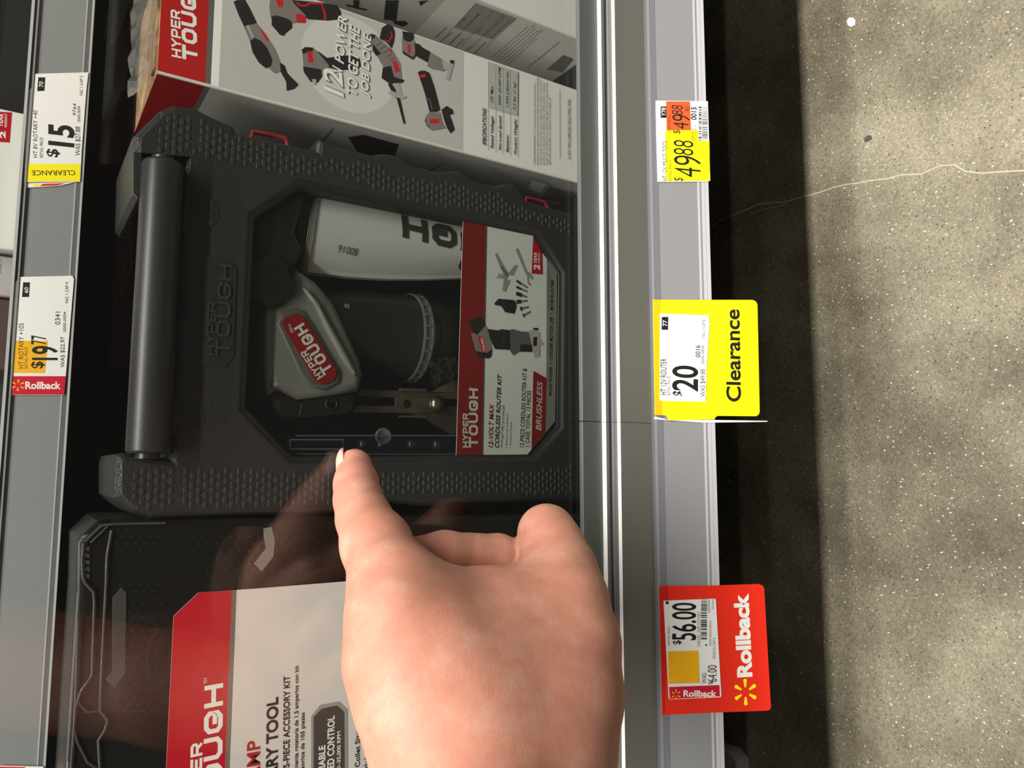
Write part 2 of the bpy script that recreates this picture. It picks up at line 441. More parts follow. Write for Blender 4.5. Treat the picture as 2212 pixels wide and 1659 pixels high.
chan(LP, -600, 800, [(0, vb(1412), .1, CHAND), (vb(1412), vb(1418), .3, CHAN), (vb(1418), vb(1431), .15, CHAND), (vb(1431), vb(1517), 0, CHAN),
    (vb(1517), vb(1522), .3, CHANL), (vb(1522), vb(1526), .1, CHAN), (vb(1526), vb(1533), .35, CHANL), (vb(1533), vb(1542), .2, CHANL)], 'price_channel', base)

# levelling foot under the shelf
ft = atz(1600, 1640, -FLOOR)
FT = mottle(M('foot_paint', (205, 205, 200), 0.5), (186, 185, 180), (222, 222, 216), 90)
foot = thing('levelling_foot', 'small grey levelling foot on the concrete under the bottom shelf', 'foot', (ft[0]-6, ft[1], -FLOOR))
mb = MB(); slab(mb, Plane((ft[0]-8, ft[1]+9, -FLOOR), (1, 0, 0), (0, 1, 0)), [(-28,-18),(12,-18),(18,-9),(18,11),(11,17),(-28,17)], 0, 16, FT, 2.0); mb.build('foot_pad', foot, True)
mb = MB(); mb.tube([(ft[0]-11, ft[1]+11, -FLOOR+12), (ft[0]-11, ft[1]+11, DECK-16)], 5, M('foot_stem_dark', (34, 33, 32), .4, .6)); mb.build('threaded_stem', foot, True)

# upper shelf
up = thing('upper_shelf', 'upper shelf with a grey price rail, above the tool case', 'shelf', (0, 570, 0))
ztop = zat(33, YU, 500)-1
mb = MB(); mb.box((-600, YU+3, ztop-14), (800, 700, ztop-4), M('upper_deck', (38, 37, 36), .5)); mb.build('deck', up)
UP = Plane((0, YU, ztop), (1, 0, 0), (0, math.sin(math.radians(8)), math.cos(math.radians(8))))
ub = lambda px, py=500: float(UP.uv(px, py)[1])
UCH = M('upper_channel_grey', (132, 134, 134), 0.34, 0, .5); UCHL = M('upper_channel_edge', (176, 178, 176), 0.3); UCHD = M('upper_channel_dark', (96, 98, 99), 0.4)
chan(UP, -600, 800, [(ub(33), ub(40), 1.5, UCHL), (ub(40), ub(46), .6, UCHD), (ub(46), ub(50), 1.1, UCH), (ub(50), ub(155), 0, UCH), (ub(155), ub(158), .2, UCHL), (ub(158), ub(168), .1, UCHD), (ub(168), ub(173), .25, UCHL)], 'price_channel', up)

# sliding glass in front of everything
gd = thing('sliding_glass_door', 'clear glass door pane in front of the tool cases, reflecting the hand', 'glass door', (0, YG, z1))
mb = MB(); mb.box((-600, YG, z1+4.1), (800, YG+3.2, 330), clear('clear_glass', (252, 252, 251))); mb.build('pane', gd)
FRM = M('door_frame_grey', (86, 89, 86), 0.45, .1)
mb = MB(); zt = zat(1250, YG-.2)
mb.box((-600, YF, z1+.3), (XS-.12, YG-.1, zt), FRM); mb.box((XS+.12, YF, z1+.3), (800, YG-.1, zt), FRM); mb.box((-600, YG-.1, z1+.3), (800, YG+4, z1+3.9), FRM)
mb.build('bottom_frame', gd, bevel=.5)

# ================================================================== PRICE LABELS
def label(px, pl, h, mat, name, txt, cat, group=None, thick=.25):
    group = group or ('price labels on the rails' if cat == 'price label' else 'price cards on the lower channel')
    uv = [pl.uv(*p) for p in px]; mb = MB(); slab(mb, pl, uv, h, h+thick, mat)
    c = np.mean([pl.pt(*q, h) for q in uv], axis=0); c[2] = min(pl.pt(*q, h)[2] for q in uv)
    o = thing(name, txt, cat, c, group); mb.build('label_sheet' if cat == 'price label' else 'card', o)
    p = Print(pl, h+thick+.03); return o, p
# --- upper rail, 15 dollars
c = cr(0, 0, 3.6875)
UPL = Plane(UP.pt(0, 0, 0.2), UP.u, UP.v)
o, p = label(c([(268,592),(705,580),(690,700),(652,1200),(640,1450),(195,1455),(205,1050),(228,820),(235,715),(262,705)]), UPL, .3, PAPER, 'price_label', 'white 15 dollar price label with yellow clearance strip on the upper rail', 'price label')
p.poly(c([(306,620),(362,620),(355,728),(297,730)]), INK); p.box('70', 312, 346, 655, 700, PAPER, .01, c=c)
p.box('HT 8V ROTARY +40', 265, 300, 885, 1260, INK, c=c); p.box('RETAIL PRICE', 318, 345, 1100, 1260, INK, c=c)
p.box('15', 385, 595, 1010, 1180, INK, .03, c=c); p.box('$', 370, 478, 1195, 1260, INK, .02, c=c); p.box('9764', 580, 608, 830, 925, INK, c=c)
p.box('WAS $27.88', 600, 645, 1015, 1245, INK, c=c); p.box('0000-0004', 618, 640, 850, 975, INK, c=c); p.box('FAC 1 CAP 2', 636, 660, 610, 765, INK, c=c)
p.poly(c([(205,1310),(641,1310),(637,1446),(197,1450)]), YEL); p.box('CLEARANCE', 252, 598, 1360, 1400, INK, .01, c=c, rot=90); p.build('label_print', o)
o, p = label(c([(200,1462),(600,1452),(470,1482),(202,1497)]), UPL, .1, PAPER, 'old_price_label', 'sliver of an older label with red and yellow edge, below the 15 dollar label', 'price label')
p.poly(c([(270,1468),(330,1466),(300,1485),(262,1488)]), YEL); p.poly(c([(340,1466),(520,1460),(460,1480),(320,1484)]), CARDRED); p.build('label_print', o)
# --- upper rail, 19.77
c = cr(0, 430, 3.6875)
o, p = label(c([(155,622),(578,612),(590,640),(560,1000),(525,1412),(510,1560),(75,1560),(88,1380),(95,1000),(108,820),(120,670),(140,650)]), UPL, .3, PAPER, 'price_label', 'white 19.77 price label with orange square and crimson strip on the upper rail', 'price label')
p.poly(c([(186,665),(240,665),(232,782),(176,782)]), INK); p.box('60', 196, 226, 705, 750, PAPER, .01, c=c)
p.poly(c([(106,1130),(380,1132),(360,1388),(100,1385)]), GOLD); p.box('HT ROTARY +105', 150, 190, 992, 1350, INK, c=c); p.box('RETAIL PRICE', 198, 222, 1180, 1352, INK, c=c)
p.box('$', 248, 360, 1295, 1350, INK, .02, c=c); p.box('19', 255, 465, 1172, 1285, INK, .02, c=c); p.box('77', 250, 372, 1088, 1160, INK, .01, c=c)
p.box('0341', 440, 480, 900, 1002, INK, c=c); p.box('WAS $22.97', 482, 520, 1100, 1342, INK, c=c); p.box('0000-0004', 505, 526, 900, 1060, INK, c=c); p.box('FAC 1 CAP 4', 520, 545, 665, 830, INK, c=c)
p.poly(c([(88,1412),(525,1412),(512,1558),(77,1558)]), CRIM); p.spark(c([(145,1484)])[0], 46/3.6875*scale_at(UP.O+[60,0,0]), GOLD)
p.box('Rollback', 202, 485, 1455, 1515, WHITE, .03, c=c, rot=-90); p.build('label_print', o)
# --- upper rail, orange tag cut by the frame
o, p = label([(0,1653),(94,1655),(88,1740),(-16,1740)], UPL, .3, PAPER, 'price_label', 'orange and white price label on the upper rail, cut off at the photo corner', 'price label')
p.poly([(0,1655),(55,1656),(48,1738),(-14,1738)], CARDRED); p.build('label_print', o)
# --- lower channel, 49.88
c = cr(1240, 180, 4.148)
LPL = Plane(LP.pt(0, 0, 0.15), LP.u, LP.v)
o, p = label(c([(728,160),(1195,165),(1205,500),(1216,872),(1200,884),(745,886),(735,520)]), LPL, .45, PAPER, 'price_label', 'yellow and orange 49.88 price label on the lower grey channel', 'price label')
p.poly(c([(820,166),(1035,167),(1045,425),(825,425)]), ORANGE); p.poly(c([(813,425),(1110,425),(1110,520),(1208,520),(1213,878),(818,880)]), YEL)
p.poly(c([(772,212),(822,212),(824,314),(772,314)]), INK); p.box('Y78', 780, 818, 225, 300, PAPER, .01, c=c)
p.box('HT 12V MULTI TOOL', 788, 830, 515, 880, INK, c=c); p.box('RETAIL PRICE', 850, 872, 695, 880, INK, c=c); p.box('UNIT PRICE', 842, 862, 290, 448, INK, c=c)
p.box('$', 890, 982, 852, 884, INK, c=c); p.box('4', 895, 1130, 768, 852, INK, -.008, c=c); p.box('9', 890, 1135, 665, 752, INK, -.008, c=c); p.box('88', 888, 1065, 524, 655, INK, -.008, c=c)
p.box('$', 882, 955, 427, 460, INK, c=c); p.box('4', 885, 1020, 360, 420, INK, -.008, c=c); p.box('9', 876, 1035, 295, 352, INK, -.008, c=c); p.box('88', 870, 970, 206, 290, INK, -.008, c=c)
p.box('PER EA', 990, 1030, 214, 255, INK, c=c); p.box('0015', 1042, 1094, 220, 335, INK, .02, c=c); p.box('0500-0016', 1050, 1070, 410, 520, INK, c=c); p.box('Fac 1 Cap 3', 1076, 1094, 388, 520, INK, c=c)
p.bars(1112, 1138, 215, 515, 40, INK, c); p.bars(1142, 1192, 215, 515, 46, GREYINK, c); p.build('label_print', o)
# --- clearance card
c = cr(1360, 620, 5.185)
o, p = label(c([(255,148),(1360,150),(1392,160),(1412,182),(1420,205),(1445,1400),(1432,1432),(1405,1448),(975,1445),(950,1460),(938,1484),(432,1495),(415,1460),(395,1440),(277,1435)]), LPL, .9, YEL, 'clearance_card', 'yellow card with black clearance wording, hanging from the lower channel', 'price card', thick=.45)
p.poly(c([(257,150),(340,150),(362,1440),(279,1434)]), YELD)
p.line('Clearance', *c([(1240,1290),(1222,258),(1072,1290)]), INK, .022)
p.build('card_print', o); CP = Plane(LP.pt(0, 0, 1.6), LP.u, LP.v)
mb = MB(); slab(mb, LPL, [LPL.uv(*q) for q in c([(275,1450),(430,1490),(940,1490),(1540,1500),(1535,1510),(830,1520),(275,1482)])], .3, .7, M('card_back_white', (238, 238, 232), .4)); mb.build('card_backing', o)
o, p = label(c([(340,298),(860,318),(885,305),(892,420),(862,860),(848,1285),(350,1275),(338,1262)]), CP, .1, PAPER, 'price_label', 'white 20 dollar price label stuck on the yellow clearance card', 'price label')
p.poly(c([(358,336),(432,336),(428,482),(356,480)]), INK); p.box('77', 370, 420, 375, 440, PAPER, .01, c=c)
p.box('HT 12V ROUTER', 345, 412, 802, 1210, INK, .008, c=c); p.box('RETAIL PRICE', 422, 456, 998, 1215, INK, c=c)
p.box('$', 478, 620, 1168, 1222, INK, .03, c=c); p.box('20', 472, 768, 888, 1172, INK, .02, c=c); p.box('WAS $49.88', 790, 850, 922, 1232, INK, c=c)
p.box('0016', 735, 790, 655, 792, INK, .01, c=c); p.box('0000-0004', 800, 834, 660, 860, INK, c=c); p.box('FAC 1 CAP 8', 810, 844, 368, 575, INK, c=c); p.build('label_print', o)
# --- rollback card
c = cr(1380, 1240, 3.959)
o, p = label(c([(168,100),(620,96),(1010,82),(1045,92),(1062,115),(1120,1135),(1112,1152),(1090,1162),(600,1180),(195,1200)]), LPL, .9, CARDRED, 'rollback_card', 'red card with white rollback wording, hanging from the lower channel', 'price card', thick=.45)
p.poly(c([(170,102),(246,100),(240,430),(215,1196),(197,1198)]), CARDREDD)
p.line('Rollback', *c([(964,872),(930,160),(832,880)]), WHITE, .045); p.build('card_print', o)
p2 = Print(p.pl, p.h); p2.spark(c([(902,1003)])[0], 108/3.959*scale_at(LP.pt(-60, -30)), YEL); p2.build('spark_emblem', o)
o, p = label(c([(210,228),(640,210),(656,214),(704,1040),(695,1052),(262,1070),(255,1060)]), CP, .1, PAPER, 'price_label', 'white 56 dollar price label with gold square on the red rollback card', 'price label')
p.poly(c([(224,234),(252,231),(254,256),(230,258)]), INK); p.box('RETAIL PRICE', 246, 264, 448, 605, INK, c=c)
p.box('56.00', 278, 490, 245, 565, INK, .015, c=c); p.box('$', 288, 366, 565, 602, INK, .02, c=c); p.box('DREMEL 3000 ROTARY', 498, 524, 318, 615, GREYINK, c=c)
p.bars(530, 582, 215, 300, 14, INK, c); p.bars(528, 580, 300, 552, 36, INK, c); p.box('1', 566, 582, 600, 612, INK, c=c); p.box('0000-0004-0070', 600, 618, 400, 612, GREYINK, c=c)
p.box('09/07/24 CAP 5', 630, 655, 545, 725, GREYINK, c=c); p.box('00000000', 588, 606, 215, 330, GREYINK, c=c); p.box('5010024', 622, 640, 215, 300, GREYINK, c=c)
p.poly(c([(246,660),(508,654),(519,930),(252,937)]), GOLD); p.box('WAS:', 536, 576, 840, 935, INK, c=c); p.box('64.00', 586, 664, 778, 920, INK, c=c); p.box('$', 592, 632, 918, 942, INK, c=c)
p.poly(c([(255,965),(686,948),(691,1044),(263,1067)]), CRIM); p.spark(c([(316,1028)])[0], 42/3.959*scale_at(LP.pt(-60, -30)), GOLD); p.box('Rollback', 378, 662, 992, 1048, WHITE, .03, c=c, rot=-90); p.build('label_print', o)

# ================================================================== THE BLACK TOOL CASE
YC0 = 366.0
FP = Plane((0, YC0, 0))
case = thing('tool_case', 'black plastic tool case with octagonal window showing a grey router, pointed at by the hand', 'tool case', (68, 400, DECK))
right = [(1247,462),(1183,444),(1150,434),(1135,427),(1128,411),(1111,396),(1092,394),(1073,398),(1050,394),(1022,386),(1005,374),(994,367),(981,364.6),(965,367),(945,366),(920,361),(894,355),(885,347),(870,338),(852,331),(832,328.5),(820,329),(807,331.5),(780,325),(740,316),(715,309),(702,301),(691,297),(686,306),(684,322),(640,312),(512,284),(508,270),(464,251),(423,230),(375,222),(345,235),(334,246)]
left = [(325,1125),(430,1119),(525,1115),(720,1110),(800,1092),(830,1084),(863,1087),(905,1093),(950,1094),(975,1089),(1000,1087),(1060,1086),(1137,1083),(1247,1085)]
notch = [(289,290),(286,420),(296,432),(306,432),(306,345),(396,352),(366,990),(268,978),(252,982),(247,1000),(246,1037),(247,1076),(288,1110)]
uvs = [FP.uv(*p) for p in right+notch+left]
dz = DECK-uvs[0][1]
# carry the sides down to the deck behind the rail
r0 = uvs[0]; r1 = uvs[-1]
outer = [np.array([r0[0]-1.5, DECK+6]), np.array([r0[0]-.5, DECK+14])]+uvs[:]+[np.array([r1[0]+.5, DECK+14]), np.array([r1[0]+1.5, DECK+6]), np.array([r1[0]+9, DECK+.3]), np.array([r0[0]-9, DECK+.3])]
hole_px = [(645,384),(534,458),(513,888),(625,1004),(1157,997),(1220,927),(1223,588),(1164,494)]
hole = [FP.uv(*p) for p in hole_px]
CD = 66.0
def fronted(mb, pl, outer, hole, h, mat):
    o3 = [Vector((*q, 0)) for q in outer]; h3 = [Vector((*q, 0)) for q in hole]
    allv = [pl.pt(q[0], q[1], h) for q in outer+hole]
    fs = []
    for t in tessellate_polygon([o3, h3]):
        a, b, cc = [(outer+hole)[k] for k in t]
        if (b[0]-a[0])*(cc[1]-a[1])-(b[1]-a[1])*(cc[0]-a[0]) < 0: t = (t[0], t[2], t[1])
        fs.append(tuple(t))
    mb.add(allv, fs, mat)
def area2(P): return sum(P[i][0]*P[(i+1) % len(P)][1]-P[(i+1) % len(P)][0]*P[i][1] for i in range(len(P)))
if area2(outer) < 0: outer = outer[::-1]
if area2(hole) < 0: hole = hole[::-1]
mb = MB()
rs = [[FP.pt(*q, -CD) for q in outer], [FP.pt(*q, -4.5) for q in outer]]
for k in (1, 2, 3):
    t = k/3*math.pi/2; rs.append([FP.pt(*q, -4.5+4.5*math.sin(t)) for q in inset(outer, 3.2*(1-math.cos(t)))])
mb.rings(rs, BLK, True, False)
fronted(mb, FP, inset(outer, 3.2), hole, 0, BLK)
shell = mb.build('shell', case)
# rounded window surround stepping back into the shell
mb = MB(); ins = [(0, 0), (-.6, .2), (-1.2, .7), (-1.8, 1.4), (-2.3, 1.8), (-3.6, 2.0), (-4.2, 2.6), (-4.4, CD-2)]
rs = [[FP.pt(*q, -d) for q in inset(hole, -a)] for a, d in ins]
mb.rings(rs[::-1], BLKS, True, False); mb.build('window_surround', case, True)
# upper bevelled ears beside the handle: raised smooth plates
def px_slab(px, pl, h0, h1, mat, bev, name, parent, smooth=False):
    mb = MB(); slab(mb, pl, [pl.uv(*p) for p in px], h0, h1, mat, bev); return mb.build(name, parent, smooth)
GRIP = noise_bump(M('grip_plastic', (40, 41, 38), 0.52), 1300, .3, .0005)
def pads(mb, pl, poly_px, mat, pu=4.3, pv=2.9, wu=3.1, wv=1.7, h=.22, base=0.0):
    poly = [tuple(pl.uv(*p)) for p in poly_px]; us = [q[0] for q in poly]; vs = [q[1] for q in poly]
    iv = 0; v = math.floor(min(vs)/pv)*pv
    while v < max(vs):
        u = math.floor(min(us)/pu)*pu+(pu/2 if round(v/pv) % 2 else 0)
        while u < max(us):
            if all(inpoly((u+a*wu/2, v+b*wv/2), poly) for a in (-1, 1) for b in (-1, 1)):
                P = [(-.5,-.35),(-.35,-.5),(.35,-.5),(.5,-.35),(.5,.35),(.35,.5),(-.35,.5),(-.5,.35)]
                mb.rings([[pl.pt(u+a*wu, v+b*wv, base) for a, b in P], [pl.pt(u+a*wu*.86, v+b*wv*.82, base+h) for a, b in P]], mat, False, True)
            u += pu
        v += pv
mb = MB()
pads(mb, FP, [(335,262),(372,240),(425,246),(425,340),(335,336)], GRIP)
pads(mb, FP, [(430,250),(505,286),(684,338),(735,338),(735,375),(640,382),(520,360),(430,345)], GRIP)
pads(mb, FP, [(735,385),(738,340),(820,352),(850,372),(940,386),(980,385),(1020,405),(1080,415),(1105,432),(1135,445),(1238,474),(1238,520),(1165,484),(880,436)], GRIP)
pads(mb, FP, [(282,1000),(385,1005),(385,1100),(325,1112),(282,1088)], GRIP)
pads(mb, FP, [(388,1005),(560,1005),(620,1016),(1150,1012),(1238,1000),(1238,1072),(1000,1070),(940,1072),(860,1068),(800,1075),(720,1098),(390,1106)], GRIP)
for tz in ([(400,402),(440,406),(472,438),(474,472),(452,497),(396,496)], [(372,866),(412,866),(440,886),(442,918),(420,938),(369,938)]):
    slab(mb, FP, [FP.uv(*q) for q in tz], -1, .2, BLKS, .15); pads(mb, FP, tz, GRIP, base=.2)
mb.build('grip_texture', case)['kind'] = 'stuff'
px_slab([(428,568),(443,553),(491,560),(512,579),(505,772),(488,792),(437,790),(420,769)], FP, -1, .5, BLKS, .4, 'brand_plate', case)
pr = Print(Plane((0, YC0-.5, 0)), .02)
def raised(pr, fn, hh, mat):
    fn(pr)
LB = MB(); EMB = Print(Plane((0, YC0-.5, 0)), .55); EMB.logo((494,770),(500,573),(464,770), M('emboss_black', (54, 55, 52), .3), True, .2, .2)
EMB.build('embossed_wordmark', case)
# handle: smooth round bar on two posts
a = aty(352, 352, YC0-1); b = aty(318, 980, YC0-1)
mb = MB(); L = np.linalg.norm(b-a); mb.lathe(a, b-a, [(0, .2), (.01, 7.6), (.6, 8.4), (1.6, 8.8), (L-1.6, 8.8), (L-.6, 8.4), (L-.01, 7.6), (L, .2)], HANDLE, 40)
hd = mb.build('handle', case, True)
for q, sg_ in ((a, 1), (b, -1)):
    mb = MB(); dd = _n(a-b)*sg_; mb.tube([q-dd*4, q+dd*2.2], 5.0, BLKS); mb.build('handle_pivot', case, True)
# red latches on the right flank
LAT = M('latch_red', (150, 34, 44), 0.4)
pl = Plane((0, YC0+14, 0))
for P in ([(540,310),(546,285),(616,297),(625,326)], [(1134,440),(1137,428),(1175,436),(1184,452)]):
    uv = [pl.uv(*p) for p in P]; o = [pl.pt(*q) for q in uv]; mb = MB()
    mb.tube([o[0]+[-6, 0, 0], o[0], o[1], o[1]*.5+o[2]*.5, o[2], o[3], o[3]+[-6, 0, 0]], 1.25, LAT, 8); mb.build('latch', case, True)
# clear window pane and printed card
pane_px = [(652,396),(546,464),(524,884),(631,994),(1152,988),(1207,921),(1210,592),(1158,505)]
PP = Plane((0, YC0+1.9, 0))
mb = MB(); slab(mb, PP, [PP.uv(*p) for p in pane_px], -.5, 0, clear('window_plastic', (238, 240, 238), 1.3, .02, 0.004, (150, 148, 140))); mb.build('window_pane', case)
KP = Plane((0, YC0+2.6, 0))
card_px = [(1000.4,478),(1150,507),(1171,545),(1203,589),(1203,680),(1199,910),(1138,983.5),(985.6,983)]
mb = MB(); slab(mb, KP, [KP.uv(*p) for p in card_px], -.4, 0, M('card_white', (250, 249, 244), .45)); card = mb.build('insert_card', case)
p = Print(KP, .05)
c8 = cr(880, 400, 4.608); c9 = cr(960, 680, 4.878)
p.poly([(1000.4,478),(1049,487.5),(1041,983.5),(985.6,983)], M('card_band_red', (150, 28, 22), .4)); p.poly([(1049,487.5),(1052.5,488.2),(1044,983.5),(1040.5,983.5)], GREYINK)
p.poly([(1181,558),(1203,589),(1203,680),(1199,910),(1176,938),(1180,800)], M('card_strip_grey', (150, 150, 146), .4))
p.logo(*c9([(353,1400),(353,778),(257,1400)]), WHITE); p.line('TM', *c9([(282,770),(282,745),(270,770)]), WHITE)
p.line('12-VOLT MAX', *c9([(512,1402),(520,940),(462,1402)]), M('card_text_red', (140, 20, 28), .5), .02, .25)
p.line('CORDLESS ROUTER KIT', *c9([(574,1405),(604,628),(528,1405)]), INK, .02, .25)
p.line('WITH BATTERY & CHARGER', *c9([(612,1405),(634,952),(590,1405)]), INK, 0, .1); p.line('1 Battery Life Indicator', *c9([(662,1405),(676,1048),(640,1405)]), INK); p.line('1 Compact Design', *c9([(702,1405),(712,1128),(682,1405)]), INK)
p.line('12-PIECE CORDLESS ROUTER KIT &', *c9([(836,1395),(866,566),(792,1395)]), INK, .005); p.line('1 CASE: TOTAL 13 PIECES', *c9([(892,1390),(910,802),(850,1390)]), INK, .005)
p.poly(c9([(935,590),(1073,668),(1060,1240),(915,1418)]), M('card_banner_red', (158, 28, 24), .4)); p.line('BRUSHLESS', *c9([(1020,1222),(1034,706),(960,1222)]), WHITE, .012, .25)
p.line('MORE POWER  •  LONGER MOTOR LIFE  •  MORE RUNTIME', (1191.5,855), (1196,604), (1184.5,855), INK, .012, .25)
p.line('POWERED BRUSHLESS TECHNOLOGY', (1184.5,672), (1186.5,574), (1182,672), GREYINK)
p.poly(c8([(1250,510),(1340,670),(1345,884),(1338,888),(1235,880)]), M('card_tab_red', (168, 20, 30), .4)); p.line('2', *c8([(1318,848),(1318,795),(1255,848)]), WHITE, .04); p.line('YEAR', *c8([(1288,782),(1290,676),(1256,782)]), WHITE, .02, .2); p.line('WARRANTY', *c8([(1318,782),(1320,676),(1298,782)]), WHITE)
PG = M('card_art_grey', (140, 139, 138), .45)
p.poly(c8([(1075,640),(1088,628),(1102,634),(1190,860),(1215,872),(1240,900),(1250,935),(1236,938),(1215,920),(1200,930),(1208,965),(1232,988),(1218,1000),(1196,985),(1188,905),(1160,850)]), PG)
p.poly(c8([(870,690),(888,674),(985,850),(1005,870),(1070,795),(1095,800),(1052,900),(1005,890),(985,940),(1022,950),(972,1062),(945,1052),(958,930),(885,922),(888,908),(950,912),(895,895),(900,880),(955,893),(925,830)]), PG)
p.poly(c8([(925,815),(945,805),(1000,890),(1000,912),(980,905)]), GREYINK)
for a, b, k in (((1085,950),(1195,1022),(1130,985)), ((1082,1012),(1190,1060),(1130,1035)), ((1080,1078),(1188,1112),(1140,1098)), ((1085,1162),(1192,1150),(1130,1158)), ((1120,1232),(1205,1212),(1140,1228)), ((1148,1300),(1225,1258),(1160,1295))):
    p.stroke(c8([a, b]), 1.0, GREYINK); p.stroke(c8([a, k]), 2.3 if k[1] > 1050 else 1.4, TOOLK)
p.poly(c8([(860,1180),(905,1130),(1060,1145),(1080,1170),(1082,1215),(1062,1280),(970,1265),(935,1210),(920,1200),(875,1195)]), TOOLK)
p.poly(c9([(250,70),(330,35),(398,25),(430,110),(382,190),(345,210),(305,185)]), TOOLK); p.poly(c9([(275,200),(305,190),(345,212),(432,112),(455,150),(500,360),(450,400),(330,392)]), TOOLG)
p.poly(c9([(350,240),(365,226),(390,226),(402,240),(440,370),(436,392),(405,396),(392,380)]), TOOLR); p.line('TOUGH', *c9([(432,380),(398,245),(410,386)]), WHITE, .02)
p.poly(c9([(325,382),(450,402),(500,362),(492,440),(460,462),(360,448)]), TOOLK); p.poly(c9([(450,150),(560,165),(605,152),(690,165),(692,370),(530,362),(498,300)]), TOOLK)
p.poly(c9([(688,158),(720,152),(800,175),(910,185),(922,392),(790,388),(760,405),(725,430),(692,388)]), M('card_art_collar', (90, 88, 88), .45)); p.poly(c9([(800,310),(920,320),(922,392),(790,388)]), TOOLK)
p.poly(c9([(885,180),(905,160),(1000,182),(1000,442),(945,450),(935,400),(920,330)]), TOOLS); p.poly(c9([(930,138),(985,140),(982,165),(935,160)]), TOOLK); p.poly(c9([(935,235),(975,235),(972,330),(932,330)]), TOOLK); p.poly(c9([(1002,255),(1045,312),(1002,322)]), TOOLS)
p.build('card_print', card)

# ---- contents behind the window (each thing loose in the case)
Q = lambda Y: Plane((0, Y, 0))
c7 = cr(500, 560, 3.77)
RG = noise_bump(M('router_grey', (140, 139, 134), 0.42), 1500, .1, .0003); RK = M('router_black', (30, 29, 28), 0.38); 
rt = thing('router', 'grey and black handheld router with red label, lying behind the case window', 'router', (30, 405, -300))
hpx = c7([(520,60),(600,110),(700,180),(760,250),(850,360),(930,520),(1000,680),(1060,820),(1080,940),(1050,1072),(900,1098),(550,1142),(390,1068),(350,1085),(312,1112),(285,950),(278,800),(275,450),(300,370),(420,330),(490,200)])
mb = MB(); slab(mb, Q(375), [Q(375).uv(*p) for p in hpx], -30, 0, RG, 4.5, 4); mb.build('head', rt, True)
mb = MB(); slab(mb, Q(373), [Q(373).uv(*p) for p in c7([(575,225),(640,250),(760,430),(905,690),(1000,860),(1030,950),(990,935),(900,800),(770,560),(680,360)])], -4, .4, RG, 1.6, 3); mb.build('head_ridge', rt, True)
mb = MB(); slab(mb, Q(374), [Q(374).uv(*p) for p in c7([(368,520),(420,440),(520,395),(590,420),(660,520),(890,910),(880,1010),(770,1070),(650,1040),(560,930)])], -3, .2, M('router_bezel', (104, 104, 100), .4), 1.2, 3); lb = mb.build('label_bezel', rt, True)
mb = MB(); slab(mb, Q(373.4), [Q(373.4).uv(*p) for p in c7([(412,525),(432,480),(520,440),(585,470),(856,905),(835,985),(752,1018),(682,992)])], -2, .3, M('router_label_red', (158, 22, 26), .38)); lab = mb.build('red_label', rt)
p = Print(Q(373.0), .08); p.logo(*c7([(830,900),(585,515),(752,948)]), WHITE); p.line('80016', *c7([(508,592),(478,525),(486,606)]), WHITE); p.build('label_print', lab)
mb = MB(); slab(mb, Q(376), [Q(376).uv(*p) for p in c7([(312,1112),(350,1085),(390,1068),(550,1142),(900,1098),(1050,1072),(1035,1150),(1000,1235),(930,1262),(560,1310),(420,1330),(330,1240)])], -30, 0, RK, 5, 4)
cc = Q(371).uv(*c7([(845,1170)])[0]); mb.lathe((cc[0], 375.9, cc[1]), (0, -1, 0), [(0, 3.6), (.5, 3.4), (.5, 2.6), (.1, 2.3)], RK, 24); mb.build('rubber_base', rt, True)
mb = MB(); slab(mb, Q(377), [Q(377).uv(*p) for p in c7([(540,1290),(560,1180),(610,1160),(920,1150),(990,1165),(980,1235),(900,1262)])], -2, 1.2, RK, .8, 2); mb.build('base_panel', rt, True)
# motor body: upright cylinder below the head
bx, by = Q(399).uv(800, 722)[0], 399.5; zt_ = float(aty(720, 720, 373)[2]); zb = float(aty(945, 712, 375)[2]); Rb = 25.0
mb = MB(); mb.lathe((bx, by, zt_+6), (0, 0, -1), [(0, 18), (8, Rb-3), (20, Rb-1.5), (zt_+6-zb-9, Rb), (zt_+6-zb-8.6, Rb+.4)], RK, 56); mb.build('motor_body', rt, True)
mb = MB(); H0 = zt_+6-zb-8.6
COLR = M('router_collar', (112, 112, 108), .35)
mb.lathe((bx, by, zt_+6), (0, 0, -1), [(H0, Rb+.2), (H0, Rb+1.1), (H0+1.2, Rb+1.3), (H0+1.3, Rb+.5), (H0+5, Rb+.5), (H0+5.1, Rb+1.3), (H0+6.2, Rb+1.1), (H0+6.3, Rb)], COLR, 64)
for k in range(18):
    t = -math.pi/2+(k-8.5)*.27; d = np.array([math.cos(t), math.sin(t), 0]); s = np.array([-d[1], d[0], 0])
    q = np.array([bx, by, zt_+6-H0-3.1])
    r = [q+d*(Rb+.3)+s*a+np.array([0,0,bz]) for a, bz in ((-.8,-2.4),(.8,-2.4),(.8,2.4),(-.8,2.4))]; r2 = [x+d*.9 for x in r]
    mb.rings([r[::-1], r2[::-1]], COLR, False, True)
mb.build('vent_collar', rt, False)
mb = MB(); mb.lathe((bx, by, zt_+6-H0-6.3), (0, 0, -1), [(0, Rb-1), (3, Rb-2), (40, Rb-3), (41, 4)], M('router_lower', (66, 66, 64), .3), 48); mb.build('fixed_base', rt, True)
mb = MB()
for P in ((752,660),(770,682),(784,706)):
    q = aty(*P, by-Rb+3.5); mb.lathe(q+[0, 2, 0], (-.25, -1, .1), [(0, 1.5), (1.6, 1.5), (2.0, 1.1), (1.7, .6)], COLR, 16)
mb.build('battery_indicator', rt, True)
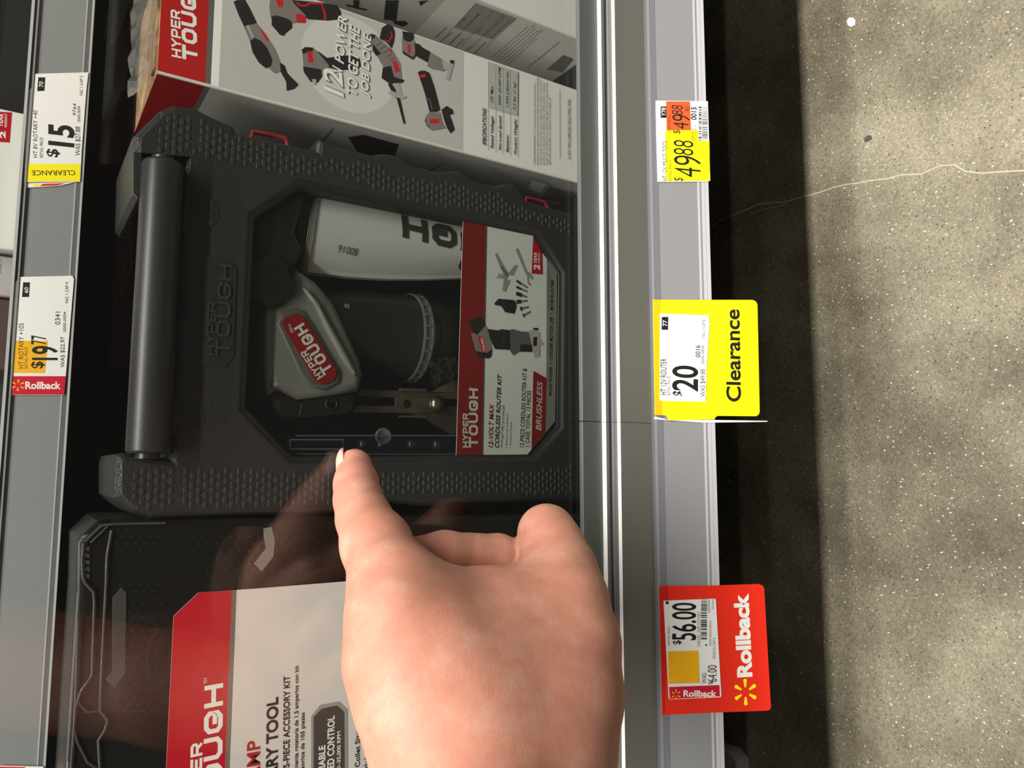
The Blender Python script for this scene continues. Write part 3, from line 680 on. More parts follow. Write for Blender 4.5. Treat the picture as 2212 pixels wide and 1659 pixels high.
# ribbed battery pack at the top of the tool
BAT = M('battery_black', (27, 26, 26), .4)
mb = MB(); bp = c7([(150,40),(300,-60),(430,-20),(470,90),(525,265),(515,285),(350,402),(290,385),(150,310)])
slab(mb, Q(371), [Q(371).uv(*p) for p in bp], -26, 0, BAT, 2.0, 3)
for k in range(9):
    y = 60+k*28; x1 = 440+k*7; A, B = c7([(185, y+18), (x1, y-14)])
    u0, u1 = Q(371).uv(*A), Q(371).uv(*B); mb.tube([Q(371).pt(*u0, -.1), Q(371).pt(*u1, -.1)], .6, BAT, 6)
mb.build('battery_pack', rt, False)
# charger in the dark corner above the battery
ch = px_slab([(552,470),(640,408),(672,408),(655,440),(640,500),(655,540),(640,575),(620,580),(560,560),(548,520)], Q(373), -22, 0, M('charger_black', (34, 34, 33), .35), 3, 'charger', None, True)
tag(ch, 'dark battery charger tucked between the window corner and the rolled manual', 'charger')
# rolled paper manual
man = thing('manual', 'white folded paper manual tucked behind the window, above the router', 'manual', (140, 395, -260))
PAP = M('manual_paper', (226, 224, 224), .6); PAPD = M('manual_pages', (205, 203, 200), .65)
A0 = [(690,411),(760,420),(840,436),(920,455),(1005,474)]; B0 = [(664,588),(760,599),(840,603),(920,603),(1005,600)]
mb = MB(); nx, ny = 28, 16; V = []
def lerpl(P, t):
    k = min(int(t*(len(P)-1)), len(P)-2); f_ = t*(len(P)-1)-k; return tuple(np.array(P[k])*(1-f_)+np.array(P[k+1])*f_)
def man_pt(s, t, off=0):
    a = np.array(lerpl(A0, s)); b = np.array(lerpl(B0, s)); q = a*(1-t)+b*t
    Y = 385-13*math.sin(math.pi*min(max(t*.86+.12, 0), 1))**.8+off+2*s
    return aty(q[0], q[1], Y)
for off in (0, 1.0, 2.0, 3.2):
    G = [[man_pt(i/nx, j/ny, off) for j in range(ny+1)] for i in range(nx+1)]
    if off: G = [[q+np.array([-off*.4, 0, off*.9]) for q in r] for r in G]
    V = [q for r in G for q in r]; fs = []
    for i in range(nx):
        for j in range(ny): k = i*(ny+1)+j; fs.append((k, k+1, k+ny+2, k+ny+1))
    n0 = len(V); V2 = [q+np.array([0, .5, 0]) for q in V]; f2 = [tuple(x+n0 for x in f[::-1]) for f in fs]
    edge = [i*(ny+1) for i in range(nx+1)]; edge2 = [i*(ny+1)+ny for i in range(nx+1)]
    sd = [(a, a+n0, b+n0, b) for a, b in zip(edge, edge[1:])]+[(b, b+n0, a+n0, a) for a, b in zip(edge2, edge2[1:])]+[(j+1, j+1+n0, j+n0, j) for j in range(ny)]
    mb.add(V+V2, fs+f2+sd, PAP if off == 0 else PAPD)
mb.build('folded_sheets', man, True)
mb = MB()                                    # curled inner pages at the open end
for k, (x0, x1, Y) in enumerate(((676,700,383),(664,694,387),(655,690,391))):
    P = [[aty(a+(b-a)*j/10*0+(x1-a)*0, y, Y+3*math.sin(j/10*3.1)) for j, (a, b, y) in enumerate([(x0-10*math.sin(j/10*3.14), x1, 412+j*(14+k)) for j in range(11)])], [aty(x1+8, 414+j*(15+k), Y+3+2*math.sin(j/10*3.1)) for j in range(11)]]
    mb.add(P[0]+P[1], [(j, j+1, 12+j, 11+j) for j in range(10)], PAPD)
mb.build('inner_pages', man, True)
# upside-down wordmark following the bulge
class Bulge(Plane):
    def pt(s, u, v, h=0):
        q = np.array([s.O[0]+s.u[0]*u+s.v[0]*v, 0, s.O[2]+s.u[2]*u+s.v[2]*v])
        s_, t_ = .5, .5
        for _ in range(12):
            a, b = man_pt(s_, t_), None; e = 1e-3
            ds = (man_pt(s_+e, t_)-a)/e; dt = (man_pt(s_, t_+e)-a)/e
            J = np.array([[ds[0], dt[0]], [ds[2], dt[2]]]); r_ = np.linalg.solve(J, [q[0]-a[0], q[2]-a[2]])
            s_ = min(max(s_+r_[0], 0), .999); t_ = min(max(t_+r_[1], 0), .999)
        return np.array([q[0], man_pt(s_, t_)[1]-.3-h, q[2]])
Bulge.fine = 1.2
bp_ = Bulge((0, 374, 0), (0, 0, 1), (-1, 0, 0))
p = Print(bp_, .05); MK = M('manual_ink', (58, 56, 52), .55)
p.logo((1158,530),(870,461),(1155,577), MK, True, .27, .24); p.build('manual_wordmark', man); p = Print(bp_, .05)
p.line('80016', (774,538), (731,529), (772,552), GREYINK); p.build('manual_number', man)
# edge guide
ST1 = mottle(M('guide_steel', (118, 106, 92), .38, .55), (104, 94, 82), (130, 118, 102), 60)
eg = thing('edge_guide', 'brown-grey steel router edge guide beneath the router head, with round screw', 'edge guide', (-10, 400, -300))
mb = MB(); P = Q(386)
for px in ([(776,841),(995,848),(995,863),(774,856)], [(770,876),(995,878),(995,893),(763,891)], [(855,856),(930,858),(930,880),(855,880)], [(860,893),(880,893),(920,905),(985,945),(995,945),(995,893)], [(925,850),(980,822),(995,825),(995,850)]):
    slab(mb, P, [P.uv(*q) for q in px], -1.6, 0, ST1, .3)
for px in ([(866,838),(922,840),(922,846),(866,845)], [(866,897),(922,898),(922,903),(866,902)]): slab(mb, Q(383), [Q(383).uv(*q) for q in px], -3, 0, ST1, .3)
mb.build('guide_plate', eg)
q = aty(943, 873, 385); mb = MB(); mb.lathe(q, (0, -1, 0), [(0, 5), (1.2, 5), (3.2, 3.6), (4.4, 1.8), (4.6, .3)], M('screw_steel', (150, 144, 132), .2, .9), 28); mb.build('screw', eg, True)
q = aty(879, 872, 385.9); mb = MB(); mb.lathe(q, (0, -1, 0), [(0, 2.4), (.3, 2.3), (.3, .2)], DARKC, 20); mb.build('slot_hole', eg)
# plastic bag scrap
BAG = clear('bag_film', (225, 225, 225), 1.5, .06, .05, (170, 170, 165))
mb = MB(); rnd = random.Random(2); n = 9
V = [aty(928+i*8+rnd.uniform(-3, 3), 772+j*8+rnd.uniform(-3, 3), 375+rnd.uniform(-3, 5)) for i in range(n) for j in range(n)]
mb.add(V, [(i*n+j, i*n+j+1, (i+1)*n+j+1, (i+1)*n+j) for i in range(n-1) for j in range(n-1)], BAG)
bg = mb.build('plastic_bag'); tag(bg, 'crumpled clear plastic bag between the router collar and the edge guide', 'bag')
# bit case
bc = thing('bit_case', 'clear bluish plastic bit case along the window edge, by the fingertip', 'bit case', (0, 385, -300))
BCM = clear('bit_case_plastic', (214, 218, 236), 1.49, .03, .05, (90, 94, 130)); P = Q(373)
mb = MB(); slab(mb, P, [P.uv(*q) for q in [(618,952),(628,942),(650,938),(990,938),(990,984),(640,984),(622,976)]], -9, 0, BCM, 1.0); mb.build('box', bc)
mb = MB()
for px in ([(626,950),(740,950),(740,970),(626,970)],):
    uv = [P.uv(*q) for q in px]; mb.tube([P.pt(*q, .5) for q in [*uv, uv[0]]], .35, M('case_rim', (120, 122, 130), .2), 6)
mb.build('slot_rim', bc)
mb = MB()
for y in (941, 981): mb.tube([aty(640, y, 372.6), aty(985, y, 372.6)], .3, _mats['case_rim'], 6)
mb.build('edge_rim', bc)
BS = M('bit_steel', (150, 148, 142), .22, .85)
for i, (x0, x1) in enumerate(((775,800),(815,845),(880,920),(935,975))):
    mb = MB(); a = aty(x0, 960, 379); b = aty(x1, 961+(i % 2)*3, 379); L = np.linalg.norm(b-a)
    mb.lathe(a, b-a, [(0, .5), (.2, 2.6), (L*.4, 2.6), (L*.45, 1.3), (L*.95, 1.3), (L, .4)], BS, 16); mb.build('router_bit', bc, True)
mb = MB(); q = aty(827, 942, 375); mb.lathe(q, (0, -1, .15), [(0, 4.4), (1.5, 4.4), (2.0, 3.6), (1.2, 3.0), (1.2, .2)], M('clasp_grey', (105, 104, 100), .3), 24); mb.build('clasp', bc, True)

# a scrap of tape and lint on the glass
TP = clear('tape_film', (230, 228, 222), 1.4, .4, .15, (205, 200, 188))
GP = Plane((0, YG, 0)); c2 = cr(220, 900, 4.096)
mb = MB(); slab(mb, GP, [GP.uv(*q) for q in c2([(1430,990),(1500,975),(1530,1100),(1515,1240),(1412,1368),(1345,1300),(1450,1165),(1432,1060)])], 0.05, .15, TP); tp = mb.build('tape_scrap'); tag(tp, 'bent scrap of translucent tape stuck on the glass by the hand', 'tape')

# ================================================================== CARTONS
YB = 372.0
XB = 182.6
BF = Plane((0, YB, 0)); ZT = float(aty(343, 100, YB)[2]); ZB = DECK+.3
XR = float(aty(1240, 191, YB)[0])
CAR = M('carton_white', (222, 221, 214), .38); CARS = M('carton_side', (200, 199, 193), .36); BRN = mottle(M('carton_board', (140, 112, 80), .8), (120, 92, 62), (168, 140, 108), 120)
def carton(base, x0, x1, y0, y1, z0, z1, body, name='carton', top=None):
    mb = MB(); r = 1.1; P = []
    for cx, cy, a0 in ((x0+r, y0+r, 180), (x1-r, y0+r, 270), (x1-r, y1-r, 0), (x0+r, y1-r, 90)):
        for k in range(4): t = math.radians(a0+k*30); P.append((cx+r*math.cos(t), cy+r*math.sin(t)))
    mb.rings([[(x, y, z0) for x, y in P], [(x, y, z1) for x, y in P]], body, True, False)
    mb.poly([(x, y, z1) for x, y in P], top or body)
    return mb.build(name, base)
bx1 = thing('tool_carton', 'white and red carton printed with six power tools, standing right of the black case', 'box', ((XB+XR)/2, 440, ZB), 'printed tool cartons')
carton(bx1, XB, XR, YB, 512, ZB, ZT, CAR, 'carton', BRN)
vz = lambda px, py=100: float(BF.uv(px, py)[1])
def band(p, x0, x1, za, zb, mat): p.polyuv([(x0, za), (x1, za), (x1, zb), (x0, zb)], mat)
p = Print(BF, .03); a_, b_ = XB+1.1, XR-1.1
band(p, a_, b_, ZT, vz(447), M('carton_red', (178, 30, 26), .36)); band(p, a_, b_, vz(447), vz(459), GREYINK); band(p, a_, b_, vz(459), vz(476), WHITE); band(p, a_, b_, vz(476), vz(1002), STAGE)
cA = cr(440, 0, 4.809); cB = cr(800, 0, 4.809)
p.disc((757, 138), float(np.linalg.norm(BF.uv(757, 138)-BF.uv(652, 128))), STAGEL)
p.logo((427,134),(422,-42),(394,134), WHITE, True, .25, .22)
# printed tools
def art(L, c):
    for pts, m in L: p.poly(c(pts), m)
art([([(310,20),(345,2),(430,0),(480,90),(552,240),(500,262),(420,278),(365,165)], TOOLK), ([(415,278),(550,242),(640,350),(745,515),(752,535),(800,655),(800,745),(740,765),(660,700),(560,560),(480,425)], TOOLG),
     ([(440,265),(470,262),(520,380),(500,400)], TOOLS), ([(480,425),(530,395),(600,430),(660,500),(715,625),(700,690),(645,712),(570,650),(505,540)], TOOLK), ([(582,295),(608,312),(682,428),(650,428)], TOOLR),
     ([(790,650),(838,680),(868,760),(905,800),(985,880),(940,925),(862,945),(855,850),(800,750)], TOOLK)], cA)
art([([(905,0),(1040,12),(1240,32),(1385,58),(1425,120),(1422,200),(1290,215),(1080,200),(960,70)], TOOLK), ([(690,0),(680,50),(690,160),(700,200),(745,175),(900,210),(905,245),(955,240),(1000,185),(1060,165),(940,40),(915,0)], TOOLG),
     ([(705,170),(760,162),(870,195),(915,225),(918,290),(850,345),(832,374),(790,362),(705,262)], TOOLK), ([(955,152),(1000,145),(1062,175),(1058,240),(965,236)], TOOLR), ([(750,0),(828,0),(820,76),(772,76)], TOOLR)], cA)
for pts in (((962,25),(1005,60),(1062,60),(1100,34),(1222,36),(1262,160),(1258,208)),): p.stroke(cA(pts), 1.0, TOOLR)
art([([(1140,520),(1200,542),(1280,602),(1360,592),(1550,572),(1618,608),(1632,690),(1590,720),(1400,732),(1300,702)], TOOLK), ([(1018,515),(1060,492),(1140,500),(1200,560),(1300,680),(1290,742),(1230,790),(1040,745)], TOOLG),
     ([(1015,520),(1050,490),(1132,495),(1140,528),(1030,562)], TOOLK), ([(1030,692),(1220,722),(1226,800),(1180,862),(1110,852),(1040,752)], TOOLK), ([(1120,822),(1170,826),(1165,885),(1140,882)], TOOLS), ([(1075,532),(1126,540),(1140,652),(1090,652)], TOOLR)], cA)
art([([(1700,372),(1740,352),(1778,362),(1960,522),(2040,660),(2060,832),(1960,835),(1860,692),(1740,482)], TOOLG), ([(1825,400),(1850,292),(1908,250),(1965,280),(1985,340),(1975,430),(1950,505),(1900,445)], TOOLK), ([(1700,375),(1745,352),(1785,372),(1770,400),(1720,415)], TOOLK),
     ([(1760,462),(1842,562),(1790,582),(1750,522)], TOOLK), ([(1860,702),(1945,685),(1975,800),(2085,835),(2060,862),(1930,872),(1845,812)], TOOLK), ([(1905,500),(1945,510),(1965,545),(1945,550)], TOOLR), ([(1955,632),(2000,640),(2042,740),(1990,752)], TOOLR),
     ([(1910,872),(1950,870),(2010,960),(1955,962)], TOOLK), ([(1965,868),(2030,862),(2060,985),(2010,980)], TOOLS), ([(1905,962),(1950,945),(2110,1002),(2082,1030),(1990,1022)], TOOLS), ([(2000,1012),(2036,1022),(2096,1290),(2072,1282)], TOOLK)], cA)
p.stroke(cA([(1935,330),(1958,365),(1925,430),(1870,425)]), .7, TOOLR)
for k in range(5): p.stroke(cA([(1790+k*38, 480+k*35), (1850+k*32, 440+k*42)]), .4, LINEG)
art([([(325,395),(340,345),(350,420),(448,412),(462,440),(462,560),(440,612),(330,532)], TOOLG), ([(328,325),(445,346),(450,400),(425,432),(390,440),(345,412)], TOOLK), ([(330,528),(440,600),(462,560),(466,590),(440,622),(335,558)], TOOLK), ([(385,466),(400,458),(416,468),(416,555),(400,563),(386,555)], TOOLR),
     ([(455,450),(500,458),(545,500),(622,540),(592,650),(470,582)], TOOLK), ([(620,545),(720,602),(800,660),(762,742),(690,722),(640,716),(590,690),(600,640)], TOOLG), ([(740,620),(840,690),(820,740),(760,720)], TOOLS), ([(828,622),(866,652),(818,836),(780,822)], TOOLS), ([(818,630),(860,625),(870,660),(835,665)], TOOLK)], cB)
art([([(490,752),(520,737),(562,735),(612,762),(660,900),(722,1142),(690,1162),(612,1162),(560,960)], TOOLK), ([(612,1162),(722,1170),(740,1262),(778,1332),(640,1356),(590,1300),(572,1250),(572,1215)], TOOLG), ([(570,1215),(580,1290),(642,1356),(620,1340),(585,1310),(565,1260)], TOOLK),
     ([(612,1242),(714,1236),(716,1282),(622,1286)], TOOLR), ([(736,1142),(790,1102),(852,1142),(860,1188),(840,1185),(820,1200),(838,1240),(872,1345),(830,1386),(795,1335),(760,1240)], TOOLK), ([(500,790),(570,765),(575,800),(510,815)], TOOLR)], cB)
p.stroke(cB([(570,1030),(612,1030),(640,1140)]), .4, TOOLG)
SHD = M('slogan_shadow', (92, 92, 88), .5)
for dx, m, bo in ((5, SHD, .04), (0, WHITE, .02)):
    p.line('12', *cA([(1455+dx,1018+dx),(1432+dx,742+dx),(1258+dx,1018+dx)]), m, bo, .22); p.line('V', *cA([(1450+dx,762+dx),(1440+dx,690+dx),(1345+dx,762+dx)]), m, bo, .22); p.line('POWER', *cA([(1452+dx,672+dx),(1490+dx,192+dx),(1352+dx,672+dx)]), m, bo, .22)
    p.line('TO GET THE', *cA([(1590+dx,1002+dx),(1622+dx,288+dx),(1482+dx,1002+dx)]), m, bo, .22); p.line('JOB DONE', *cA([(1730+dx,1022+dx),(1762+dx,372+dx),(1625+dx,1022+dx)]), m, bo, .22)
# specification table
p.poly(cB([(1220,645),(1535,750),(1525,1205),(1220,1115)]), M('table_grey', (178, 180, 172), .4))
for x, y0, y1 in ((1222,645,1560),(1300,680,1580),(1378,705,1600),(1452,730,1620),(1530,755,1640)): p.stroke(cB([(x, y1), (x, y0)]), .22, LINEG)
for t, x0, x1, y0, y1, b in (('SPECIFICATIONS:',1160,1200,1128,1515,.015),('Rated Voltage:',1245,1282,1208,1548,.02),('No-Load Speed:',1328,1362,1205,1568,.02),('Battery:',1404,1440,1405,1590,.02),('Product Weight:',1488,1522,1240,1610,.02),
    ('12V Max',1242,1275,898,1072,.01),('5000–20,000 OPM',1326,1358,708,1105,.01),('1.5Ah Lithium-Ion',1402,1436,752,1122,.01),('2.2 lbs. (1 kg)',1480,1514,862,1152,.01)): p.box(t, x0, x1, y0, y1, INK, b, .2, c=cB)
for k, (t, y0) in enumerate((('2 YEAR LIMITED WARRANTY for 2 years from the date of purchase, this product is',855),('warranted to the original purchaser to be free from defects in materials and workmanship',810),('through normal use. For warranty service, please retain the receipt for the proof of',830),('purchase. At our discretion, the defective product will be repaired or replaced',870),('charge. This warranty gives you specific legal rights, and you may have other',855),('rights that vary by state. For customer service, please call',1020))):
    p.box(t, 1692+k*31, 1716+k*31, y0, 1720, INK, 0, c=cB)
p.stroke(cB([(1965,1650),(1962,930)]), .3, LINEG); p.box('12-VOLT MAX CORDLESS OSCILLATING TOOL', 2045, 2076, 1035, 1660, INK, c=cB)
p.build('front_print', bx1)
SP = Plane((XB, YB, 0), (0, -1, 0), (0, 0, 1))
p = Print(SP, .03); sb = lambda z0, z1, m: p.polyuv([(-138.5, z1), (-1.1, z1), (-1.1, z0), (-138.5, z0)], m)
sb(vz(447), ZT, M('carton_red_shaded', (150, 18, 20), .36)); sb(vz(459), vz(447), GREYINK); sb(ZB+2, vz(459), SILV)  # side red is the front red with shade painted in
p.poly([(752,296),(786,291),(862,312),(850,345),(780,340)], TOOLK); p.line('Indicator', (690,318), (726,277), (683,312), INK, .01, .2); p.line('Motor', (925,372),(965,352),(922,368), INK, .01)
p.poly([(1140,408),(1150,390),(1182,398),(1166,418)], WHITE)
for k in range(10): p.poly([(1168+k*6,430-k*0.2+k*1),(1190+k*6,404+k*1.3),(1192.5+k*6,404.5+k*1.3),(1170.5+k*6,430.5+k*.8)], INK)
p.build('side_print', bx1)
# loose shrink film and torn flap along the carton's top edge
mb = MB(); rnd = random.Random(5); nx = 26; V = []
for j in range(4):
    for i in range(nx): V.append((XB-2+i*4.4+rnd.uniform(-1.4, 1.4), YB+4+j*9+rnd.uniform(-2.5, 2.5), ZT+1+2.2*j+rnd.uniform(0, 2.4)))
mb.add(V, [(j*nx+i, j*nx+i+1, (j+1)*nx+i+1, (j+1)*nx+i) for j in range(3) for i in range(nx-1)], clear('shrink_film', (225, 222, 215), 1.5, .08, .10, (190, 186, 176))); mb.build('shrink_film', bx1)
mb = MB(); slab(mb, Plane((XB+4, YB+3, ZT), (1, 0, 0), (0, 1, 0)), [(0,0),(90,0),(90,12),(60,14),(40,11),(12,13),(0,10)], .1, 1.2, BRN); mb.build('torn_flap', bx1)

# second carton further right: its left flank carries a table, its front is plain white
q0 = atz(1249, 140, DECK); q1 = atz(1196, 172, DECK); X2 = float((q0[0]+q1[0])/2)
e0 = atx(1008, 0, X2); e1 = atx(1247, 73, X2); Y2 = float((e0[1]+e1[1])/2)
bx2 = thing('tool_carton', 'second white carton at the top right, its shaded flank printed with a table', 'box', (X2+60, Y2+70, ZB), 'printed tool cartons')
carton(bx2, X2, X2+120, Y2, Y2+150, ZB, ZT, CAR, 'carton')
S2 = Plane((X2, Y2, 0), (0, -1, 0), (0, 0, 1)); p = Print(S2, .03)
p.poly([(700,0),(800,0),(900,63),(700,63)] if False else [(961,0),(888,80),(640,20),(640,-160),(1002,-45)], STAGE)
p.poly(cB([(870,285),(1095,32),(1520,190),(1270,412)]), M('table_grey_shaded', (150, 150, 144), .4))  # table grey darkened, shade of the flank put into the colour
for a, b in (((868,285),(1095,32)), ((960,320),(1190,68)), ((1060,352),(1290,104)), ((1150,385),(1385,140)), ((1268,412),(1520,190))): p.stroke(cB([(a[0]-120, a[1]+130), b]), .22, LINEG)
for t, a, b, tp in (('SPECIFICATIONS:',(690,392),(805,285),(672,385)),('12V Max',(918,268),(1015,175),(900,258)),('0–3000 SPM',(995,300),(1138,150),(978,288)),('5/8 in.',(1112,338),(1190,268),(1098,328)),('1.5Ah Lithium-Ion',(1195,368),(1400,178),(1180,358)),('2.65 lbs. (1.2 kg)',(1268,398),(1465,212),(1252,386)),
    ('Rated Voltage:',(700,470),(858,335),(686,460)),('No-Load Speed:',(790,500),(948,348),(776,490)),('Stroke Length:',(840,545),(990,400),(826,535)),('Battery:',(960,560),(1060,480),(946,550)),('Product Weight:',(1060,590),(1215,440),(1044,578))): p.line(t, *cB([a, b, tp]), LINEG, .015, .15)
for k, b in enumerate(((1645,282),(1718,262),(1735,290),(1760,312),(1800,310),(1740,398))):
    p.line('through normal use. For warranty service, please retain the receipt', *cB([(1275+k*34, 595+k*14), b, (1262+k*34, 585+k*14)]), LINEG)
p.line('12-VOLT MAX CORDLESS RECIPROCATING SAW', *cB([(1645,705),(1975,438),(1632,694)]), LINEG)
for k in range(12): p.stroke(cB([(1835+k*14, 720+k*2.5), (2010+k*9, 570+k*3.5)]), .5, LINEG)
p.poly(cA([(1550,0),(1620,0),(1610,95),(1560,80)]), TOOLK); p.poly(cA([(1480,40),(1700,95),(1690,110),(1480,60)]), TOOLK); p.poly(cA([(1890,0),(2025,0),(2000,215),(1870,200)]), TOOLK); p.poly(cA([(1960,215),(2090,215),(2125,245),(2070,275),(1990,250)]), TOOLK)
p.poly(cB([(505,10),(600,0),(520,60)]), TOOLK)
p.build('side_print', bx2)

# cartons deep in the shelf
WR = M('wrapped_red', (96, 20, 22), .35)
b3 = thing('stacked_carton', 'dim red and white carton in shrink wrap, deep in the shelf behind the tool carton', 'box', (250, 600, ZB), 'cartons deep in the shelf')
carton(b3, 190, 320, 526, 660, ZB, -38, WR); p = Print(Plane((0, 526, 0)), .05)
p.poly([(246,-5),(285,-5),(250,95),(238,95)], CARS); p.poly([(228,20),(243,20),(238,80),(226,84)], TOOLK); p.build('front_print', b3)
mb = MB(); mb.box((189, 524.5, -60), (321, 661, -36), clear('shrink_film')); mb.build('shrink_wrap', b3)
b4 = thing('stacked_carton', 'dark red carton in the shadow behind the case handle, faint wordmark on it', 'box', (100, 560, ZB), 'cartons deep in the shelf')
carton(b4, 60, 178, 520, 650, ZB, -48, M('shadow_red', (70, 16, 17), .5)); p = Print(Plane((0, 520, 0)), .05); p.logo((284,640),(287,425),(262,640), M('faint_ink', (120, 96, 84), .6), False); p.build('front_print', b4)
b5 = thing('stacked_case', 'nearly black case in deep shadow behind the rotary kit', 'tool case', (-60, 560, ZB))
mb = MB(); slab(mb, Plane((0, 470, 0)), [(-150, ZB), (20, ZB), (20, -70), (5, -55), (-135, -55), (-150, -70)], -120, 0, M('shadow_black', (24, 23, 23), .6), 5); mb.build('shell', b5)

# ================================================================== ROTARY KIT CASE (bottom of the photo)
YK = 362.0
RP = Plane((0, YK, 0)); c4 = cr(0, 1100, 2.968)
LIDP = clear('lid_smoke', (150, 150, 148), 1.47, .06, .045, (120, 120, 114)); TUB = noise_bump(M('tub_black', (30, 30, 29), .4), 900, .2)
rk = thing('rotary_kit_case', 'black kit case with smoky lid and large red and white label, partly behind hand', 'tool case', (-110, 400, DECK))
zr = lambda px, py=1200: float(RP.uv(px, py)[1])
o_px = [(172,1290),(175,1175),(180,1168),(219,1130),(240,1126),(357,1124),(500,1121),(760,1117),(1000,1114),(1247,1112)]
ok = [RP.uv(*q) for q in o_px]; ok = ok+[np.array([ok[-1][0], DECK+.3]), np.array([-215, DECK+.3]), np.array([-215, ok[0][1]-6]), np.array([-206, ok[0][1]+.5])]
mb = MB(); slab(mb, Plane((0, YK+16, 0)), ok, -58, 0, TUB, 3); mb.build('tub', rk)
mb = MB(); slab(mb, RP, ok, -16, 0, LIDP, 3.5, 3); lid = mb.build('lid', rk)
RIB = clear('lid_rib', (150, 152, 148), 1.47, .12, .17, (150, 152, 146))
mb = MB()
def rib(px, r, h=.4):
    mb.tube([RP.pt(*RP.uv(*q), h) for q in px], r, RIB, 8)
rib(c4([(540,210),(650,105),(730,95),(1060,88)]), .55); rib(c4([(580,215),(690,110)]), .4)
rib(c4([(535,215),(525,330),(530,430),(545,470),(600,530),(605,600),(590,1060),(560,1110),(520,1160),(500,1220),(480,1290)]), .6)
rib(c4([(715,135),(685,300),(680,470),(668,700),(650,1050),(640,1290),(690,1350),(670,1420),(630,1480),(640,1659)]), .6)
rib(c4([(640,1290),(560,1300),(500,1235)]), .5); rib(c4([(470,1400),(500,1500),(560,1620),(620,1659)]), .5)
rib(c4([(500,700),(480,1300),(455,1659)]), .5)
mb.build('lid_ribs', lid, True)
mb = MB(); slab(mb, RP, [RP.uv(*q) for q in c4([(722,565),(780,500),(812,540),(805,1050),(735,1145),(672,1090),(718,1040)])], 0, .5, RIB, .3); mb.build('lid_plateau', lid)
mb = MB()
for k in range(5):
    mb2 = c4([(540,235+k*44),(574,240+k*44),(574,268+k*44),(540,262+k*44)]); slab(mb, RP, [RP.uv(*q) for q in mb2], 0, .4, RIB)
mb.build('lid_notches', lid)
mb = MB(); DIM = M('tub_dimple', (170, 170, 162), .35)
for (x0, y0, nx_, ny_) in ((255,1145,6,4), (398,1160,15,6), (262,1262,5,13), (255,1420,5,9)):
    for j in range(ny_):
        for i in range(nx_):
            q = aty(x0+i*20+(10 if j % 2 else 0)-(j*.9 if nx_ < 7 else 0), y0+j*14.5, YK+16)
            mb.add([q+[a, -.05, b] for a, b in ((-.28, -.28), (.28, -.28), (.28, .28), (-.28, .28))]+[q+[0, -.5, 0]], [(0, 1, 4), (1, 2, 4), (2, 3, 4), (3, 0, 4)], DIM)
mb.build('dimples', rk)['kind'] = 'stuff'
mb = MB(); cx, cz = aty(352, 1418, YK+14)[[0, 2]]
mb.tube([(cx+13*math.cos(t), YK+13, cz+5.5*math.sin(t)) for t in [2*math.pi*k/30 for k in range(31)]], 2.2, BLKS, 10); mb.tube([(cx+9*math.cos(t), YK+11.5, cz+3*math.sin(t)) for t in [2*math.pi*k/24 for k in range(25)]], 1.6, BLKS, 8); mb.build('power_cord', rk, True)
KL = Plane((0, YK-1.2, 0)); xL = -215
lab_px = [(375,1331),(429,1280),(560,1271),(745,1256),(900,1246),(1245,1226)]
uvL = [KL.uv(*q) for q in lab_px]; uvL = uvL+[np.array([-214, uvL[-1][1]]), np.array([-214, uvL[0][1]])]
mb = MB(); slab(mb, KL, uvL, -.5, 0, SILV if False else M('kit_label_silver', (212, 212, 206), .22, .0, .5, .6)); kl = mb.build('label_card', rk)
p = Print(KL, .04); vL = lambda px, py=1500: float(KL.uv(px, py)[1])
eTop = lambda v: float(np.interp(-v, [-q[1] for q in uvL[:6]], [q[0] for q in uvL[:6]]))
va, vb_, vc = vL(369), vL(492), vL(502)
p.polyuv([(uvL[1][0], uvL[1][1]), uvL[0], (-214, uvL[0][1]), (-214, vb_), (eTop(vb_), vb_)], M('kit_red', (188, 20, 36), .25, 0, .5, .5)); p.polyuv([(eTop(vb_), vb_), (-214, vb_), (-214, vc), (eTop(vc), vc)], M('kit_stripe', (120, 112, 100), .35))
c5 = cr(360, 1240, 3.959)
p.logo((479,1752),(482,1475),(438,1752), WHITE, True, .25, .24); p.line('TM', *c5([(346,935),(346,888),(318,935)]), WHITE)
p.line('1.5 AMP', (561,1742),(562,1596),(532,1742), RED, .02, .05); p.line('ROTARY TOOL', (599,1748),(601,1505),(573,1748), INK, .03)
p.line('105-PIECE ACCESSORY KIT', (625,1672),(626,1459),(611,1672), INK, .02); p.line('Herramienta rotatoria de 1.5 amperios con kit', (646,1696),(647,1437),(634.5,1696), INK, .015); p.line('de accesorios de 105 piezas', (659,1704),(660,1538),(648,1704), INK, .015)
p.poly(c5([(1235,1215),(1310,1120),(1470,1090),(1545,1160),(1548,1900),(1235,1900)]), M('badge_rim', (150, 150, 146), .3)); p.poly(c5([(1256,1222),(1325,1150),(1458,1122),(1520,1178),(1524,1890),(1256,1890)]), M('badge_grey', (70, 70, 66), .35))
p.line('VARIABLE', *c5([(1354,1800),(1357,1460),(1296,1800)]), WHITE, .025); p.line('SPEED CONTROL', *c5([(1432,1760),(1436,1208),(1370,1760)]), WHITE, .025); p.line('8,000–35,000 RPM', *c5([(1490,1760),(1494,1340),(1452,1760)]), WHITE, .015)
p.line('3 Collet Sizes', *c5([(1650,1700),(1652,1312),(1608,1700)]), INK, .015); p.line('Includes 6 Collets', *c5([(1728,1700),(1732,1290),(1682,1700)]), INK, .015)
p.build('label_print', kl)

